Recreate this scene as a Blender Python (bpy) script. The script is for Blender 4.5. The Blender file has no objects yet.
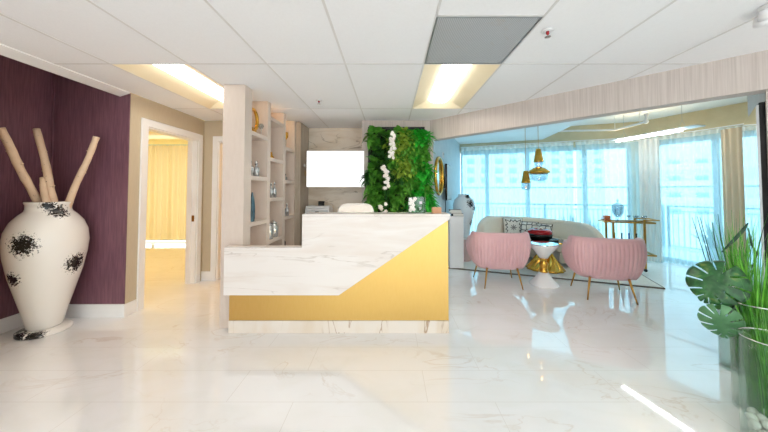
import bpy, bmesh, math, random
from mathutils import Vector, Matrix, Euler
R = math.radians
rnd = random.Random(7)
S = bpy.context.scene
COL = S.collection

# ------------------------------------------------------------------ materials
def lin(c):
    if isinstance(c, str):
        c = tuple(int(c[i:i+2], 16)/255 for i in (0, 2, 4))
    return tuple(((v/12.92) if v <= .04045 else ((v+.055)/1.055)**2.4) for v in c) + (1,)

class NT:
    def __init__(s, name):
        s.m = bpy.data.materials.new(name); s.m.use_nodes = True
        s.t = s.m.node_tree; s.t.nodes.clear()
        s.out = s.n('ShaderNodeOutputMaterial')
    def n(s, typ, **kw):
        nd = s.t.nodes.new(typ)
        for k, v in kw.items():
            if k.startswith('_'): setattr(nd, k[1:], v)
            else:
                nd.inputs[k.replace('__', ' ')].default_value = v
        return nd
    def l(s, a, b): s.t.links.new(a, b)
    def coords(s, scale=(1, 1, 1), kind='Object'):
        tc = s.n('ShaderNodeTexCoord'); mp = s.n('ShaderNodeMapping')
        mp.inputs['Scale'].default_value = scale
        s.l(tc.outputs[kind], mp.inputs['Vector']); return mp.outputs[0]
    def ramp(s, fac, stops):
        r = s.n('ShaderNodeValToRGB')
        e = r.color_ramp.elements
        while len(e) > 1: e.remove(e[-1])
        e[0].position = stops[0][0]; e[0].color = stops[0][1]
        for p, c in stops[1:]:
            k = e.new(p); k.color = c
        s.l(fac, r.inputs[0]); return r.outputs[0]
    def mix(s, fac, a, b):
        m = s.n('ShaderNodeMix', _data_type='RGBA')
        for sock, v in ((m.inputs[0], fac), (m.inputs[6], a), (m.inputs[7], b)):
            if hasattr(v, 'default_value'): s.l(v, sock)
            else: sock.default_value = v
        return m.outputs[2]
    def bump(s, h, strength, dist=.01):
        b = s.n('ShaderNodeBump'); b.inputs['Strength'].default_value = strength
        b.inputs['Distance'].default_value = dist; s.l(h, b.inputs['Height']); return b.outputs[0]
    def pbr(s, color, rough=.5, metal=0, normal=None, **kw):
        b = s.n('ShaderNodeBsdfPrincipled')
        if hasattr(color, 'default_value'): s.l(color, b.inputs['Base Color'])
        else: b.inputs['Base Color'].default_value = color
        if hasattr(rough, 'default_value'): s.l(rough, b.inputs['Roughness'])
        else: b.inputs['Roughness'].default_value = rough
        b.inputs['Metallic'].default_value = metal
        if normal is not None: s.l(normal, b.inputs['Normal'])
        for k, v in kw.items(): b.inputs[k.replace('__', ' ')].default_value = v
        s.l(b.outputs[0], s.out.inputs[0]); return b

M = {}
def noisy(name, c1, c2, scale=6, rough=.5, metal=0, stretch=(1, 1, 1), bump=0, detail=4, **kw):
    t = NT(name); v = t.coords(stretch)
    nz = t.n('ShaderNodeTexNoise', Scale=scale, Detail=detail); t.l(v, nz.inputs[0])
    col = t.ramp(nz.outputs[0], [(.3, lin(c1)), (.7, lin(c2))])
    nm = t.bump(nz.outputs[0], bump) if bump else None
    t.pbr(col, rough, metal, nm, **kw); M[name] = t.m; return t.m
def emis(name, c, s):
    t = NT(name); e = t.n('ShaderNodeEmission', Strength=s); e.inputs[0].default_value = lin(c)
    t.l(e.outputs[0], t.out.inputs[0]); M[name] = t.m; return t.m

noisy('white_paint', 'F3F2F1', 'F6F6F5', 3, .5)
noisy('trim_paint', 'F4F3F2', 'FAFAFA', 3, .3)
noisy('ceiling_tile', 'F6F7F9', 'F9FAFC', 60, .9, bump=.05)
noisy('t_bar', 'DEDDDC', 'E4E3E2', 10, .5)
noisy('wallpaper', 'C6BAB2', 'DACFC8', 14, .75, stretch=(6, 6, .12), bump=.2)
noisy('door_wallpaper', 'C6B79C', 'CFC1A8', 40, .75, stretch=(6, 6, .25), bump=.15)
noisy('shelf_laminate', 'DDCDC0', 'E1D2C6', 30, .5, stretch=(1, 1, .3))
noisy('cabinet_laminate', 'B5A796', 'BFB1A1', 30, .22, stretch=(1, 1, .3))
noisy('blue_grey_wall', 'B9CDD6', 'C3D6DE', 5, .6)
noisy('beige_band', 'C9BB9A', 'D2C5A6', 5, .8)
noisy('cream_band', 'F3E6B8', 'F6EAC2', 5, .8)
noisy('black_matte', '101012', '1A1A1C', 8, .6)
noisy('black_gloss', '0C0C0E', '141416', 8, .12)
noisy('grey_metal', 'A9ABAD', 'B8BABC', 12, .35, .8)
noisy('chrome', 'DADCDE', 'E6E8EA', 12, .12, 1)
noisy('gold', 'D9A441', 'E2B254', 10, .22, 1)
noisy('brass', 'B98C46', 'C99C56', 10, .28, 1)
noisy('mirror_glass', 'E8EEF0', 'EEF3F5', 2, .02, 1)
noisy('pink_velvet', 'E0AEB2', 'E6B8BA', 5, .75, Sheen__Weight=.35)
noisy('cream_boucle', 'E6DAC8', 'F0E7DA', 90, .9, bump=.4, Sheen__Weight=.2)
noisy('rug_pile', 'DDD9D2', 'E8E5DF', 120, .95, bump=.6)
noisy('rug_edge', '6E6258', '7E7268', 50, .9)
noisy('white_ceramic', 'EFEAE4', 'F5F1EC', 5, .22)
noisy('white_gloss', 'F2F1F0', 'F7F6F5', 5, .15)
noisy('white_plastic', 'E9E9EA', 'F0F0F1', 5, .4)
noisy('grey_plastic', 'BFC2C6', 'C9CCD0', 5, .4)
noisy('white_leather', 'EFEDEA', 'F5F4F2', 30, .4, bump=.05)
noisy('red_bowl', '8E1018', 'B01820', 8, .12)
noisy('copper', 'C9744F', 'D98A64', 8, .25, 1)
noisy('wood_tan', 'C08A63', 'CF9C76', 12, .5, stretch=(1, 8, 1))
noisy('teal_glass', '2A4A58', '5C8494', 12, .1)
noisy('leaf_dark', '1E4A20', '3C7E30', 9, .4)
noisy('leaf_mid', '3A7E28', '6FB43E', 9, .4)
noisy('leaf_lime', '86AA36', 'BED85E', 22, .4)
noisy('leaf_bright', '1F9A2A', '3FC83C', 9, .4)
noisy('leaf_grey', '3F7448', '64966A', 9, .45)
noisy('grass_leaf', '2E8A22', '78C43E', 12, .4)
noisy('reed_dark', '1B3A26', '2C5636', 12, .5)
noisy('petal', 'F3EFE6', 'FBF8F2', 12, .5)
noisy('stone_white', 'E6E2DC', 'F6F4F0', 20, .5)
noisy('soil', '17130F', '241D17', 20, .9)
noisy('facade', 'E8EDF0', 'F2F5F7', 2, .8)
noisy('facade_window', '8FB2C4', 'A3C2D0', 2, .2)
noisy('rail_metal', '7E99A6', '8CA6B2', 8, .4)
noisy('deck', 'BFC7CA', 'CBD2D5', 3, .8)
noisy('shrub', '5E8478', '7A9E90', 9, .7)
noisy('window_frame', 'A9C3CE', 'B5CDD7', 5, .4)
noisy('glass_green', '2C7A4A', '3A9A5C', 6, .1)
noisy('glass_blue', '24409A', '3350B4', 6, .1)
noisy('glass_dark', '2A241E', '3A322A', 6, .1)
noisy('book_grey', '5A5350', '6A6360', 6, .6)
noisy('book_brown', '8A6A52', '9A7A62', 6, .6)
noisy('paper', 'EEEAE2', 'F6F3EC', 60, .8, stretch=(1, 1, 30))
noisy('pink_plinth', 'D9B4B0', 'E2C0BC', 6, .5)
emis('lamp_white', 'FFFAF2', 8.5)
emis('lamp_strip', 'FFFDF8', 40)
emis('lamp_warm', 'FFD79A', 26)
emis('fill_strip_glow', 'FFF4E4', 34)  # emission of the hidden strip added under the counter
emis('lamp_up', 'FFE2B0', 16)
emis('blank_glow', 'FFFFFF', 1.25)  # even glow for the blank panel over the sign

# purple grass-cloth panels
t = NT('purple_panel'); v = t.coords((9, 9, .5))
a = t.n('ShaderNodeTexNoise', Scale=9.0, Detail=6.0); t.l(v, a.inputs[0])
v2 = t.coords((1, 1, .7)); b = t.n('ShaderNodeTexNoise', Scale=2.2, Detail=3.0); t.l(v2, b.inputs[0])
c1 = t.ramp(a.outputs[0], [(.3, lin('603C4A')), (.72, lin('8E6272'))])
c2 = t.mix(b.outputs[0], lin('5E3C50'), lin('9A6E74'))
t.pbr(t.mix(.4, c1, c2), .5, 0, t.bump(a.outputs[0], .25)); M['purple_panel'] = t.m

def stone(name, base, vein1, vein2, scale, rough, stretch=(1, 1, 1), amt=.5, joints=None, dist=1.0, **kw):
    t = NT(name); v = t.coords(stretch)
    n1 = t.n('ShaderNodeTexNoise', Scale=scale, Detail=8.0, Distortion=1.2*dist); t.l(v, n1.inputs[0])
    cl = t.ramp(n1.outputs[0], [(.35, lin(vein1)), (.55, lin(base)), (.8, lin(base))])
    n2 = t.n('ShaderNodeTexNoise', Scale=scale*.45, Detail=6.0, Distortion=2.2*dist); t.l(v, n2.inputs[0])
    w = t.n('ShaderNodeMath', _operation='SUBTRACT'); w.inputs[1].default_value = .5; t.l(n2.outputs[0], w.inputs[0])
    ab = t.n('ShaderNodeMath', _operation='ABSOLUTE'); t.l(w.outputs[0], ab.inputs[0])
    vn = t.ramp(ab.outputs[0], [(0, (amt, amt, amt, 1)), (.012, (0, 0, 0, 1))])
    n3 = t.n('ShaderNodeTexNoise', Scale=scale*.8, Detail=2.0); t.l(v, n3.inputs[0])
    gate = t.ramp(n3.outputs[0], [(.45, (0, 0, 0, 1)), (.62, (1, 1, 1, 1))])
    mm = t.n('ShaderNodeMath', _operation='MULTIPLY'); t.l(vn, mm.inputs[0]); t.l(gate, mm.inputs[1])
    col = t.mix(mm.outputs[0], cl, lin(vein2))
    nm = None
    if joints:
        w_, h_, x0, y0, jc = joints
        v3 = t.coords((1, 1, 1)); mp = v3.node; mp.inputs['Location'].default_value = (-x0, -y0, 0)
        br = t.n('ShaderNodeTexBrick', Scale=1.0, Mortar__Size=.0022, Brick__Width=w_, Row__Height=h_, _offset=1/3, _offset_frequency=2)
        br.inputs['Mortar Smooth'].default_value = .3
        t.l(v3, br.inputs[0])
        col = t.mix(br.outputs['Fac'], col, lin(jc))
    t.pbr(col, rough, 0, nm, **kw); M[name] = t.m
stone('floor_tile', 'F5F4F4', 'F1F0EE', 'CDB9A4', 1.7, .03, (1, 1.6, 1), .38, (1.46, .365, -.70, 2.125, 'E2DEDA'), IOR=1.95)
stone('desk_marble', 'F0EAE5', 'E8DED6', 'B5A798', 2.6, .16, (.45, 1, 3.2), .5, dist=.5)
stone('plinth_marble', 'EDE4D9', 'E6D8C6', 'A8845E', 2.6, .2, (1.6, 1, .5), .8, dist=.4)
stone('wall_marble', 'F0E3D2', 'E0CFB8', 'A48F76', 2.6, .25, (.6, 1, 2.2), 1.0, dist=.9)

t = NT('gold_panel'); v = t.coords((1, 1, .2))
a = t.n('ShaderNodeTexNoise', Scale=60.0, Detail=2.0); t.l(v, a.inputs[0])
t.pbr(t.ramp(a.outputs[0], [(.3, lin('DEB567')), (.7, lin('E0B86C'))]), .36, .85); M['gold_panel'] = t.m

# black ink-blot decoration on white ceramic (object coordinates)
def blot(name, spots, base='F2EEE8'):
    t = NT(name); tc = t.n('ShaderNodeTexCoord')
    nz = t.n('ShaderNodeTexNoise', Scale=48.0, Detail=7.0, Roughness=.75); t.l(tc.outputs['Object'], nz.inputs[0])
    acc = None
    for (x, y, z, r) in spots:
        d = t.n('ShaderNodeVectorMath', _operation='DISTANCE'); t.l(tc.outputs['Object'], d.inputs[0]); d.inputs[1].default_value = (x, y, z)
        q = t.n('ShaderNodeMath', _operation='DIVIDE'); t.l(d.outputs['Value'], q.inputs[0]); q.inputs[1].default_value = r
        q2 = t.n('ShaderNodeMath', _operation='SUBTRACT', _use_clamp=True); q2.inputs[0].default_value = 1; t.l(q.outputs[0], q2.inputs[1])
        if acc is None: acc = q2.outputs[0]
        else:
            mx = t.n('ShaderNodeMath', _operation='MAXIMUM'); t.l(acc, mx.inputs[0]); t.l(q2.outputs[0], mx.inputs[1]); acc = mx.outputs[0]
    s1 = t.n('ShaderNodeMath', _operation='MULTIPLY'); t.l(acc, s1.inputs[0]); s1.inputs[1].default_value = .36
    s2 = t.n('ShaderNodeMath', _operation='ADD'); t.l(s1.outputs[0], s2.inputs[0]); t.l(nz.outputs[0], s2.inputs[1])
    f = t.ramp(s2.outputs[0], [(.65, (0, 0, 0, 1)), (.67, (1, 1, 1, 1))])
    gt = t.n('ShaderNodeMath', _operation='GREATER_THAN'); t.l(acc, gt.inputs[0]); gt.inputs[1].default_value = .08
    ff = t.n('ShaderNodeMath', _operation='MULTIPLY'); t.l(f, ff.inputs[0]); t.l(gt.outputs[0], ff.inputs[1])
    t.pbr(t.mix(ff.outputs[0], lin(base), lin('15161A')), .22); M[name] = t.m; return t.m

# birch bark
t = NT('birch'); v = t.coords((1, 1, 1))
a = t.n('ShaderNodeTexNoise', Scale=38.0, Detail=5.0, Roughness=.7); t.l(v, a.inputs[0])
b = t.n('ShaderNodeTexNoise', Scale=7.0, Detail=2.0); t.l(v, b.inputs[0])
c = t.mix(b.outputs[0], lin('F0D9BE'), lin('D9B594'))
f = t.ramp(a.outputs[0], [(.64, (0, 0, 0, 1)), (.70, (1, 1, 1, 1))])
t.pbr(t.mix(f, c, lin('6B4A35')), .7, 0, t.bump(a.outputs[0], .4)); M['birch'] = t.m

# sheers and drapes
def cloth(name, c, transl, transp, rough=.9):
    t = NT(name)
    d = t.n('ShaderNodeBsdfDiffuse'); d.inputs[0].default_value = lin(c)
    tl = t.n('ShaderNodeBsdfTranslucent'); tl.inputs[0].default_value = lin(c)
    m1 = t.n('ShaderNodeMixShader'); m1.inputs[0].default_value = transl; t.l(d.outputs[0], m1.inputs[1]); t.l(tl.outputs[0], m1.inputs[2])
    tp = t.n('ShaderNodeBsdfTransparent')
    m2 = t.n('ShaderNodeMixShader'); m2.inputs[0].default_value = transp; t.l(m1.outputs[0], m2.inputs[1]); t.l(tp.outputs[0], m2.inputs[2])
    t.l(m2.outputs[0], t.out.inputs[0]); M[name] = t.m
cloth('sheer', 'DCEFF5', .62, .42)
cloth('drape_white', 'E6E6E2', .3, .05)
cloth('sheer_heading', 'F4F4F0', .5, .15)
cloth('drape_beige', 'E4CFB4', .25, 0)
cloth('drape_cream', 'E6D3A0', .3, 0)

# clear glass: transparent with fresnel reflections, so light passes
def clear(name, tint, refl=1.5, extra=.0):
    t = NT(name)
    tp = t.n('ShaderNodeBsdfTransparent'); tp.inputs[0].default_value = lin(tint)
    g = t.n('ShaderNodeBsdfGlossy', Roughness=.02)
    lw_ = t.n('ShaderNodeLayerWeight', Blend=.5); pw = t.n('ShaderNodeMath', _operation='POWER'); t.l(lw_.outputs['Facing'], pw.inputs[0]); pw.inputs[1].default_value = 4.5; fr = t.n('ShaderNodeMath', _operation='MULTIPLY'); t.l(pw.outputs[0], fr.inputs[0]); fr.inputs[1].default_value = (refl-1)*1.2
    ad = t.n('ShaderNodeMath', _operation='ADD', _use_clamp=True); t.l(fr.outputs[0], ad.inputs[0]); ad.inputs[1].default_value = extra+.02
    m = t.n('ShaderNodeMixShader'); t.l(ad.outputs[0], m.inputs[0]); t.l(tp.outputs[0], m.inputs[1]); t.l(g.outputs[0], m.inputs[2])
    t.l(m.outputs[0], t.out.inputs[0]); M[name] = t.m
clear('pane', 'F4FAFC', 1.3)
clear('tinted_pane', 'CDEEFA', 1.3)
clear('clear_glass', 'F0F6F3', 1.35, -.012)
clear('cut_glass', 'DDE6EA', 1.6, .12)
clear('acrylic', 'D5E4DA', 1.4, .05)

# perforated grille
t = NT('grille'); v = t.coords((1, 1, 1))
vo = t.n('ShaderNodeTexVoronoi', Scale=75.0, Randomness=0.0); t.l(v, vo.inputs[0])
nz = t.n('ShaderNodeTexNoise', Scale=3.5, Detail=5.0, Distortion=2.0); t.l(v, nz.inputs[0])
a = t.ramp(vo.outputs['Distance'], [(.35, lin('85888A')), (.5, lin('C6C8CA'))])
t.pbr(t.mix(t.ramp(nz.outputs[0], [(.58, (0, 0, 0, 1)), (.75, (.5, .5, .5, 1))]), a, lin('B9AA98')), .5, .1); M['grille'] = t.m

# patterned cushion
t = NT('cushion_print'); v = t.coords((1, 1, 1))
vo = t.n('ShaderNodeTexVoronoi', Scale=9.0, Randomness=.15, _feature='DISTANCE_TO_EDGE'); t.l(v, vo.inputs[0])
a = t.ramp(vo.outputs['Distance'], [(0.05, lin('23252B')), (.09, lin('F0ECE4'))])
t.pbr(a, .85); M['cushion_print'] = t.m

# monstera leaf: green with pale variegation
t = NT('monstera'); v = t.coords((1, 1, 1))
nz = t.n('ShaderNodeTexNoise', Scale=14.0, Detail=4.0, Distortion=.8); t.l(v, nz.inputs[0])
t.pbr(t.ramp(nz.outputs[0], [(.4, lin('1A4A26')), (.6, lin('2F6A36')), (.75, lin('7E8E4A'))]), .3); M['monstera'] = t.m

# ------------------------------------------------------------------ mesh helpers
class MB:
    def __init__(s): s.v = []; s.f = []; s.mi = []; s.cur = 0
    def add(s, vs, fs):
        o = len(s.v); s.v += [tuple(p) for p in vs]
        for f in fs: s.f.append([i+o for i in f]); s.mi.append(s.cur)
        return s
    def box(s, x0, x1, y0, y1, z0, z1, mtx=None):
        vs = [Vector((x, y, z)) for z in (z0, z1) for y in (y0, y1) for x in (x0, x1)]
        if mtx is not None: vs = [mtx @ p for p in vs]
        return s.add(vs, [(0, 2, 3, 1), (4, 5, 7, 6), (0, 1, 5, 4), (2, 6, 7, 3), (0, 4, 6, 2), (1, 3, 7, 5)])
    def prism(s, poly, z0, z1):          # poly in xy, ccw
        n = len(poly)
        vs = [(x, y, z0) for x, y in poly] + [(x, y, z1) for x, y in poly]
        return s.add(vs, [tuple(range(n))[::-1], tuple(range(n, 2*n))] + [(i, (i+1) % n, n+(i+1) % n, n+i) for i in range(n)])
    def prism_xz(s, poly, y0, y1):
        n = len(poly)
        vs = [(x, y0, z) for x, z in poly] + [(x, y1, z) for x, z in poly]
        return s.add(vs, [tuple(range(n)), tuple(range(n, 2*n))[::-1]] + [(i, n+i, n+(i+1) % n, (i+1) % n) for i in range(n)])
    def lathe(s, prof, seg=32, c=(0, 0, 0), sx=1, sy=1):
        n = len(prof); vs = []
        for r, z in prof:
            for k in range(seg):
                a = 2*math.pi*k/seg; vs.append((c[0]+r*sx*math.cos(a), c[1]+r*sy*math.sin(a), c[2]+z))
        fs = [(i*seg+k, i*seg+(k+1) % seg, (i+1)*seg+(k+1) % seg, (i+1)*seg+k) for i in range(n-1) for k in range(seg)]
        if prof[0][0] > 1e-6: fs.append(tuple(range(seg))[::-1])
        if prof[-1][0] > 1e-6: fs.append(tuple(range((n-1)*seg, n*seg)))
        return s.add(vs, fs)
    def rings(s, rs, closed=False, caps=True):   # list of equal-length loops
        n = len(rs[0]); m = len(rs); vs = [p for r in rs for p in r]
        fs = []
        for i in range(m if closed else m-1):
            j = (i+1) % m
            for k in range(n): fs.append((i*n+k, i*n+(k+1) % n, j*n+(k+1) % n, j*n+k))
        if caps and not closed: fs += [tuple(range(n))[::-1], tuple(range((m-1)*n, m*n))]
        return s.add(vs, fs)
    def tube(s, pts, r, seg=8, caps=True, closed=False):
        pts = [Vector(p) for p in pts]; n = len(pts)
        rr = r if isinstance(r, (list, tuple)) else [r]*n
        rs = []; up = None
        for i, p in enumerate(pts):
            if closed: d = pts[(i+1) % n]-pts[i-1]
            else: d = pts[min(i+1, n-1)]-pts[max(i-1, 0)]
            d.normalize()
            if up is None: up = Vector((0, 0, 1)) if abs(d.z) < .9 else Vector((1, 0, 0))
            x = d.cross(up).normalized(); y = x.cross(d).normalized(); up = y
            rs.append([p+x*(rr[i]*math.cos(2*math.pi*k/seg))+y*(rr[i]*math.sin(2*math.pi*k/seg)) for k in range(seg)])
        return s.rings(rs, closed, caps)
    def sphere(s, c, r, seg=16, ring=10, sc=(1, 1, 1)):
        prof = [(max(0, r*math.sin(math.pi*i/ring)), -r*math.cos(math.pi*i/ring)*sc[2]) for i in range(ring+1)]
        prof[0] = (0, prof[0][1]); prof[-1] = (0, prof[-1][1])
        return s.lathe([(max(a, 1e-7), z) for a, z in prof], seg, c, sc[0], sc[1])
    def grid(s, fn, nu, nv):
        vs = [fn(i/nu, j/nv) for j in range(nv+1) for i in range(nu+1)]
        return s.add(vs, [(j*(nu+1)+i, j*(nu+1)+i+1, (j+1)*(nu+1)+i+1, (j+1)*(nu+1)+i) for j in range(nv) for i in range(nu)])
    def build(s, name, mat, parent=None, smooth=False, bevel=0, sub=0, solid=0, seg=2):
        me = bpy.data.meshes.new(name); me.from_pydata(s.v, [], s.f)
        mats = mat if isinstance(mat, (list, tuple)) else [mat]
        for m in mats: me.materials.append(M[m])
        for p, k in zip(me.polygons, s.mi): p.material_index = k; p.use_smooth = smooth
        bm = bmesh.new(); bm.from_mesh(me); bmesh.ops.remove_doubles(bm, verts=bm.verts, dist=1e-6)
        bmesh.ops.recalc_face_normals(bm, faces=bm.faces); bm.to_mesh(me); bm.free()
        o = bpy.data.objects.new(name, me); COL.objects.link(o)
        if parent is not None: o.parent = parent
        if solid:
            k = o.modifiers.new('s', 'SOLIDIFY'); k.thickness = solid; k.offset = 0
        if bevel:
            k = o.modifiers.new('b', 'BEVEL'); k.width = bevel; k.segments = seg; k.limit_method = 'ANGLE'; k.angle_limit = R(40)
            for p in me.polygons: p.use_smooth = True
            me.set_sharp_from_angle(angle=R(60)) if hasattr(me, 'set_sharp_from_angle') else None
        if sub:
            k = o.modifiers.new('u', 'SUBSURF'); k.levels = sub; k.render_levels = sub
        return o

def tag(o, label=None, cat=None, group=None, kind=None):
    for k, v in (('label', label), ('category', cat), ('group', group), ('kind', kind)):
        if v: o[k] = v
    return o
def thing(name, label, cat, loc=(0, 0, 0), rz=0, group=None, kind=None):
    o = bpy.data.objects.new(name, None); COL.objects.link(o); o.location = loc; o.rotation_euler = (0, 0, rz)
    o.empty_display_size = .1
    return tag(o, label, cat, group, kind)
def struct(name, mb, mat, parent=None, label=None, **kw):
    o = mb.build(name, mat, parent, **kw)
    if parent is None: tag(o, label, None, None, 'structure')
    return o
def copy_tree(o, parent=None):
    c = o.copy(); COL.objects.link(c)
    if parent is not None: c.parent = parent
    for ch in list(o.children): copy_tree(ch, c)
    return c
def superrect(a, b, n=24, p=4, c=(0, 0)):
    out = []
    for k in range(n):
        t_ = 2*math.pi*k/n; cx, sy = math.cos(t_), math.sin(t_)
        out.append((c[0]+a*math.copysign(abs(cx)**(2/p), cx), c[1]+b*math.copysign(abs(sy)**(2/p), sy)))
    return out
# lounge frame, turned 21 degrees against the lobby
LA = R(-21); LX = Vector((math.cos(LA), math.sin(LA))); LY = Vector((-math.sin(LA), math.cos(LA)))
def L(u, v, z=None):
    p = Vector((.75, 4.93))+LX*u+LY*v
    return (p.x, p.y) if z is None else (p.x, p.y, z)
# ================================================================== THE SETTING
H = 2.74
def clip(poly, a, b, c):                     # keep a*x+b*y<c
    out = []
    for i in range(len(poly)):
        p, q = poly[i], poly[(i+1) % len(poly)]
        fp, fq = a*p[0]+b*p[1]-c, a*q[0]+b*q[1]-c
        if fp < 0: out.append(p)
        if (fp < 0) != (fq < 0):
            t_ = fp/(fp-fq); out.append((p[0]+(q[0]-p[0])*t_, p[1]+(q[1]-p[1])*t_))
    return out
# floor: one slab under lobby, lounge and back rooms
struct('floor', MB().box(-9.5, 8.5, -4.2, 9.6, -.12, 0), 'floor_tile')
# ceiling tiles, each cell its own small slab in the suspended grid
holes = {(-2.678, 2.71), (.322, 2.71), (-1.178, -1.79), (1.072, -1.79), (-2.678, -.29), (1.822, -.29), (-.428, -1.79)}
cm = MB(); gb = MB()
xs = [-2.678-.75*2+.75*k for k in range(14)]
ys = [-3.29-1.5+1.5*k for k in range(8)]
for x in xs:
    for y in ys:
        if any(abs(x-a) < .01 and abs(y-b) < .01 for a, b in holes): continue
        cells = [(y, y+1.5)]
        if abs(x-.322) < .01 and abs(y-1.21) < .01: cells = [(1.21, 1.955)]      # the grille takes the other half
        for y0, y1 in cells:
            a, b = max(x, -3.22), x+.75
            if b <= a: continue
            if y0 >= 4.2: y1 = min(y1, 5.56)
            p = [(a+.006, y0+.006), (b-.006, y0+.006), (b-.006, y1-.006), (a+.006, y1-.006)]
            p = clip(p, 1, 1.032, 5.80)
            if len(p) >= 3: cm.prism(p, H+.003, H+.03)
ceil = struct('ceiling', cm, 'ceiling_tile')
for x in xs:
    p = clip([(x-.009, -4), (x+.009, -4), (x+.009, 5.56), (x-.009, 5.56)], 1, 1.032, 5.80)
    if x > -3.2 and len(p) > 2: gb.prism(p, H, H+.012)
for y in ys:
    for x in xs:
        p = clip([(max(x, -3.22)+.0095, y-.009), (x+.7405, y-.009), (x+.7405, y+.009), (max(x, -3.22)+.0095, y+.009)], 1, 1.032, 5.80)
        if x+.75 > -3.2 and len(p) > 2: gb.prism(p, H, H+.012)
gb.box(.33, 1.065, 1.946, 1.964, H, H+.012)
gb.build('grid', 't_bar', ceil)
# raised cove above the purple alcove and the white ledge at its edge
struct('ceiling_cove', MB().box(-4.3, -3.3, -4, 3.6, 3.05, 3.1), 'white_paint')
struct('trim_1', MB().prism_xz([(-3.36, 2.70), (-3.345, 2.695), (-3.22, 2.735), (-3.22, 2.80), (-3.30, 3.05), (-3.36, 3.05)], -4, 3.524), 'trim_paint')
# alcove walls with purple panels
struct('wall_left', MB().box(-4.32, -4.17, -4, 3.6, 0, 3.1), 'purple_panel')
struct('wall_alcove_end', MB().box(-4.17, -3.37, 3.525, 3.68, 0, 3.1).box(-3.37, -3.225, 3.525, 3.535, 0, H), 'purple_panel')
struct('trim_2', MB().box(-4.165, -4.150, 3.51, 3.524, .155, 3.04), 'purple_panel')
# wall with the open doorway, at right angles to the alcove
dx0, dx1 = -3.37, -3.22
DY0, DY1, DH = 3.78, 4.79, 2.38
struct('wall_doorway', MB().box(dx0, dx1, 3.536, DY0, 0, H).box(dx0, dx1, DY1, 5.1, 0, H).box(dx0, dx1, DY0, DY1, DH, H+.05), 'door_wallpaper')
def casing(mb, y0, y1, h, w=.095, d=.022, x=dx1, sgn=1):
    a, b = (x, x+d*sgn) if sgn > 0 else (x+d*sgn, x)
    mb.box(a, b, y0-w, y0, 0, h+w); mb.box(a, b, y1, y1+w, 0, h+w); mb.box(a, b, y0, y1, h, h+w)
d1 = MB(); casing(d1, DY0, DY1, DH); casing(d1, DY0, DY1, DH, x=dx0, sgn=-1)
d1.box(dx0, dx1, DY0, DY0+.018, 0, DH); d1.box(dx0, dx1, DY1-.018, DY1, 0, DH); d1.box(dx0, dx1, DY0, DY1, DH-.018, DH)
d1.box(-3.31, -3.29, DY1-.03, DY1-.018, 0, DH-.018)
dr = struct('door_1', d1, 'trim_paint', bevel=.003)
MB().box(-3.285, -3.245, DY1-.0215, DY1-.018, 1.02, 1.12).build('strike_plate', 'brass', dr)
# short frontal wall with the second doorway
W2 = 4.95
EX0, EX1 = -2.97, -2.05
struct('wall_hall_end', MB().box(-3.22, EX0, W2, W2+.15, 0, H).box(EX1, -1.9, W2, W2+.15, 0, H).box(EX0, EX1, W2, W2+.15, DH, H+.05), 'door_wallpaper')
d2 = MB()
for (a, b) in ((EX0-.09, EX0), (EX1, EX1+.09)): d2.box(a, b, W2-.022, W2, 0, DH+.09)
d2.box(EX0, EX1, W2-.022, W2, DH, DH+.09); d2.box(EX0, EX0+.018, W2, W2+.15, 0, DH); d2.box(EX1-.018, EX1, W2, W2+.15, 0, DH); d2.box(EX0, EX1, W2, W2+.15, DH-.018, DH)
dr2 = struct('door_2', d2, 'trim_paint', bevel=.003)
leaf = Matrix.Translation((EX0+.022, W2+.155, 0)) @ Matrix.Rotation(R(82), 4, 'Z')
MB().box(.0, .86, -.02, .02, .01, DH-.03, leaf).build('door_leaf', 'wood_tan', dr2, bevel=.003)
for z in (.3, 1.2, 2.1):
    MB().box(-.012, .03, -.035, -.021, z-.05, z+.05, leaf).build('hinge', 'black_matte', dr2)
# baseboards
struct('baseboard_left', MB().box(-4.17, -4.155, -4, 3.525, 0, .155), 'trim_paint', bevel=.003)
struct('baseboard_alcove', MB().box(-4.155, -3.205, 3.508, 3.525, 0, .155).box(-3.22, -3.205, 3.525, DY0-.096, 0, .155), 'trim_paint', bevel=.003)
struct('baseboard_hall', MB().box(-3.22, -3.061, W2-.016, W2, 0, .155), 'trim_paint', bevel=.003)
# marble wall behind the desk, wallpapered wall beside it
struct('wall_marble', MB().box(-1.9, -.48, 5.5, 5.65, 0, H), 'wall_marble')
struct('wall_planted', MB().box(-.48, .745, 4.93, 5.08, 0, 3.3).box(-.48, -.33, 5.081, 5.499, 0, H), 'wallpaper')
# back room and hall behind the doorways
struct('wall_back_room', MB().box(-9.2, -9.05, 2.2, 9.3, 0, 3.1).box(-9.05, -3.37, 2.2, 2.35, 0, 3.1).box(-3.36, -3.22, 5.1, 9.3, 0, 3.1)
       .box(-9.05, -3.37, 8.75, 8.9, 2.95, 3.1).box(-4.5, -3.37, 8.75, 8.9, 0, 2.95).box(-9.05, -8.6, 8.75, 8.9, 0, 2.95), 'cream_band')
struct('ceiling_back_room', MB().box(-9.2, -3.37, 3.69, 9.3, 3.1, 3.16).box(-9.2, -4.33, 2.2, 3.68, 3.1, 3.16).box(-3.21, -1.9, 5.1, 8, H+.01, H+.05), 'cream_band')
struct('wall_hall', MB().box(-3.21, -1.75, 7.9, 8.0, 0, H).box(-1.9, -1.76, 5.66, 7.9, 0, H), 'cream_band')
w3 = MB().box(-8.6, -4.5, 8.78, 8.83, .02, .08).box(-8.6, -4.5, 8.78, 8.83, 2.88, 2.95)
for x in (-8.6, -7.25, -5.9, -4.56): w3.box(x, x+.06, 8.78, 8.83, .08, 2.88)
wn = struct('window_3', w3, 'window_frame'); MB().box(-8.6, -4.5, 8.80, 8.806, .08, 2.88).build('pane', 'pane', wn)
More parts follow.
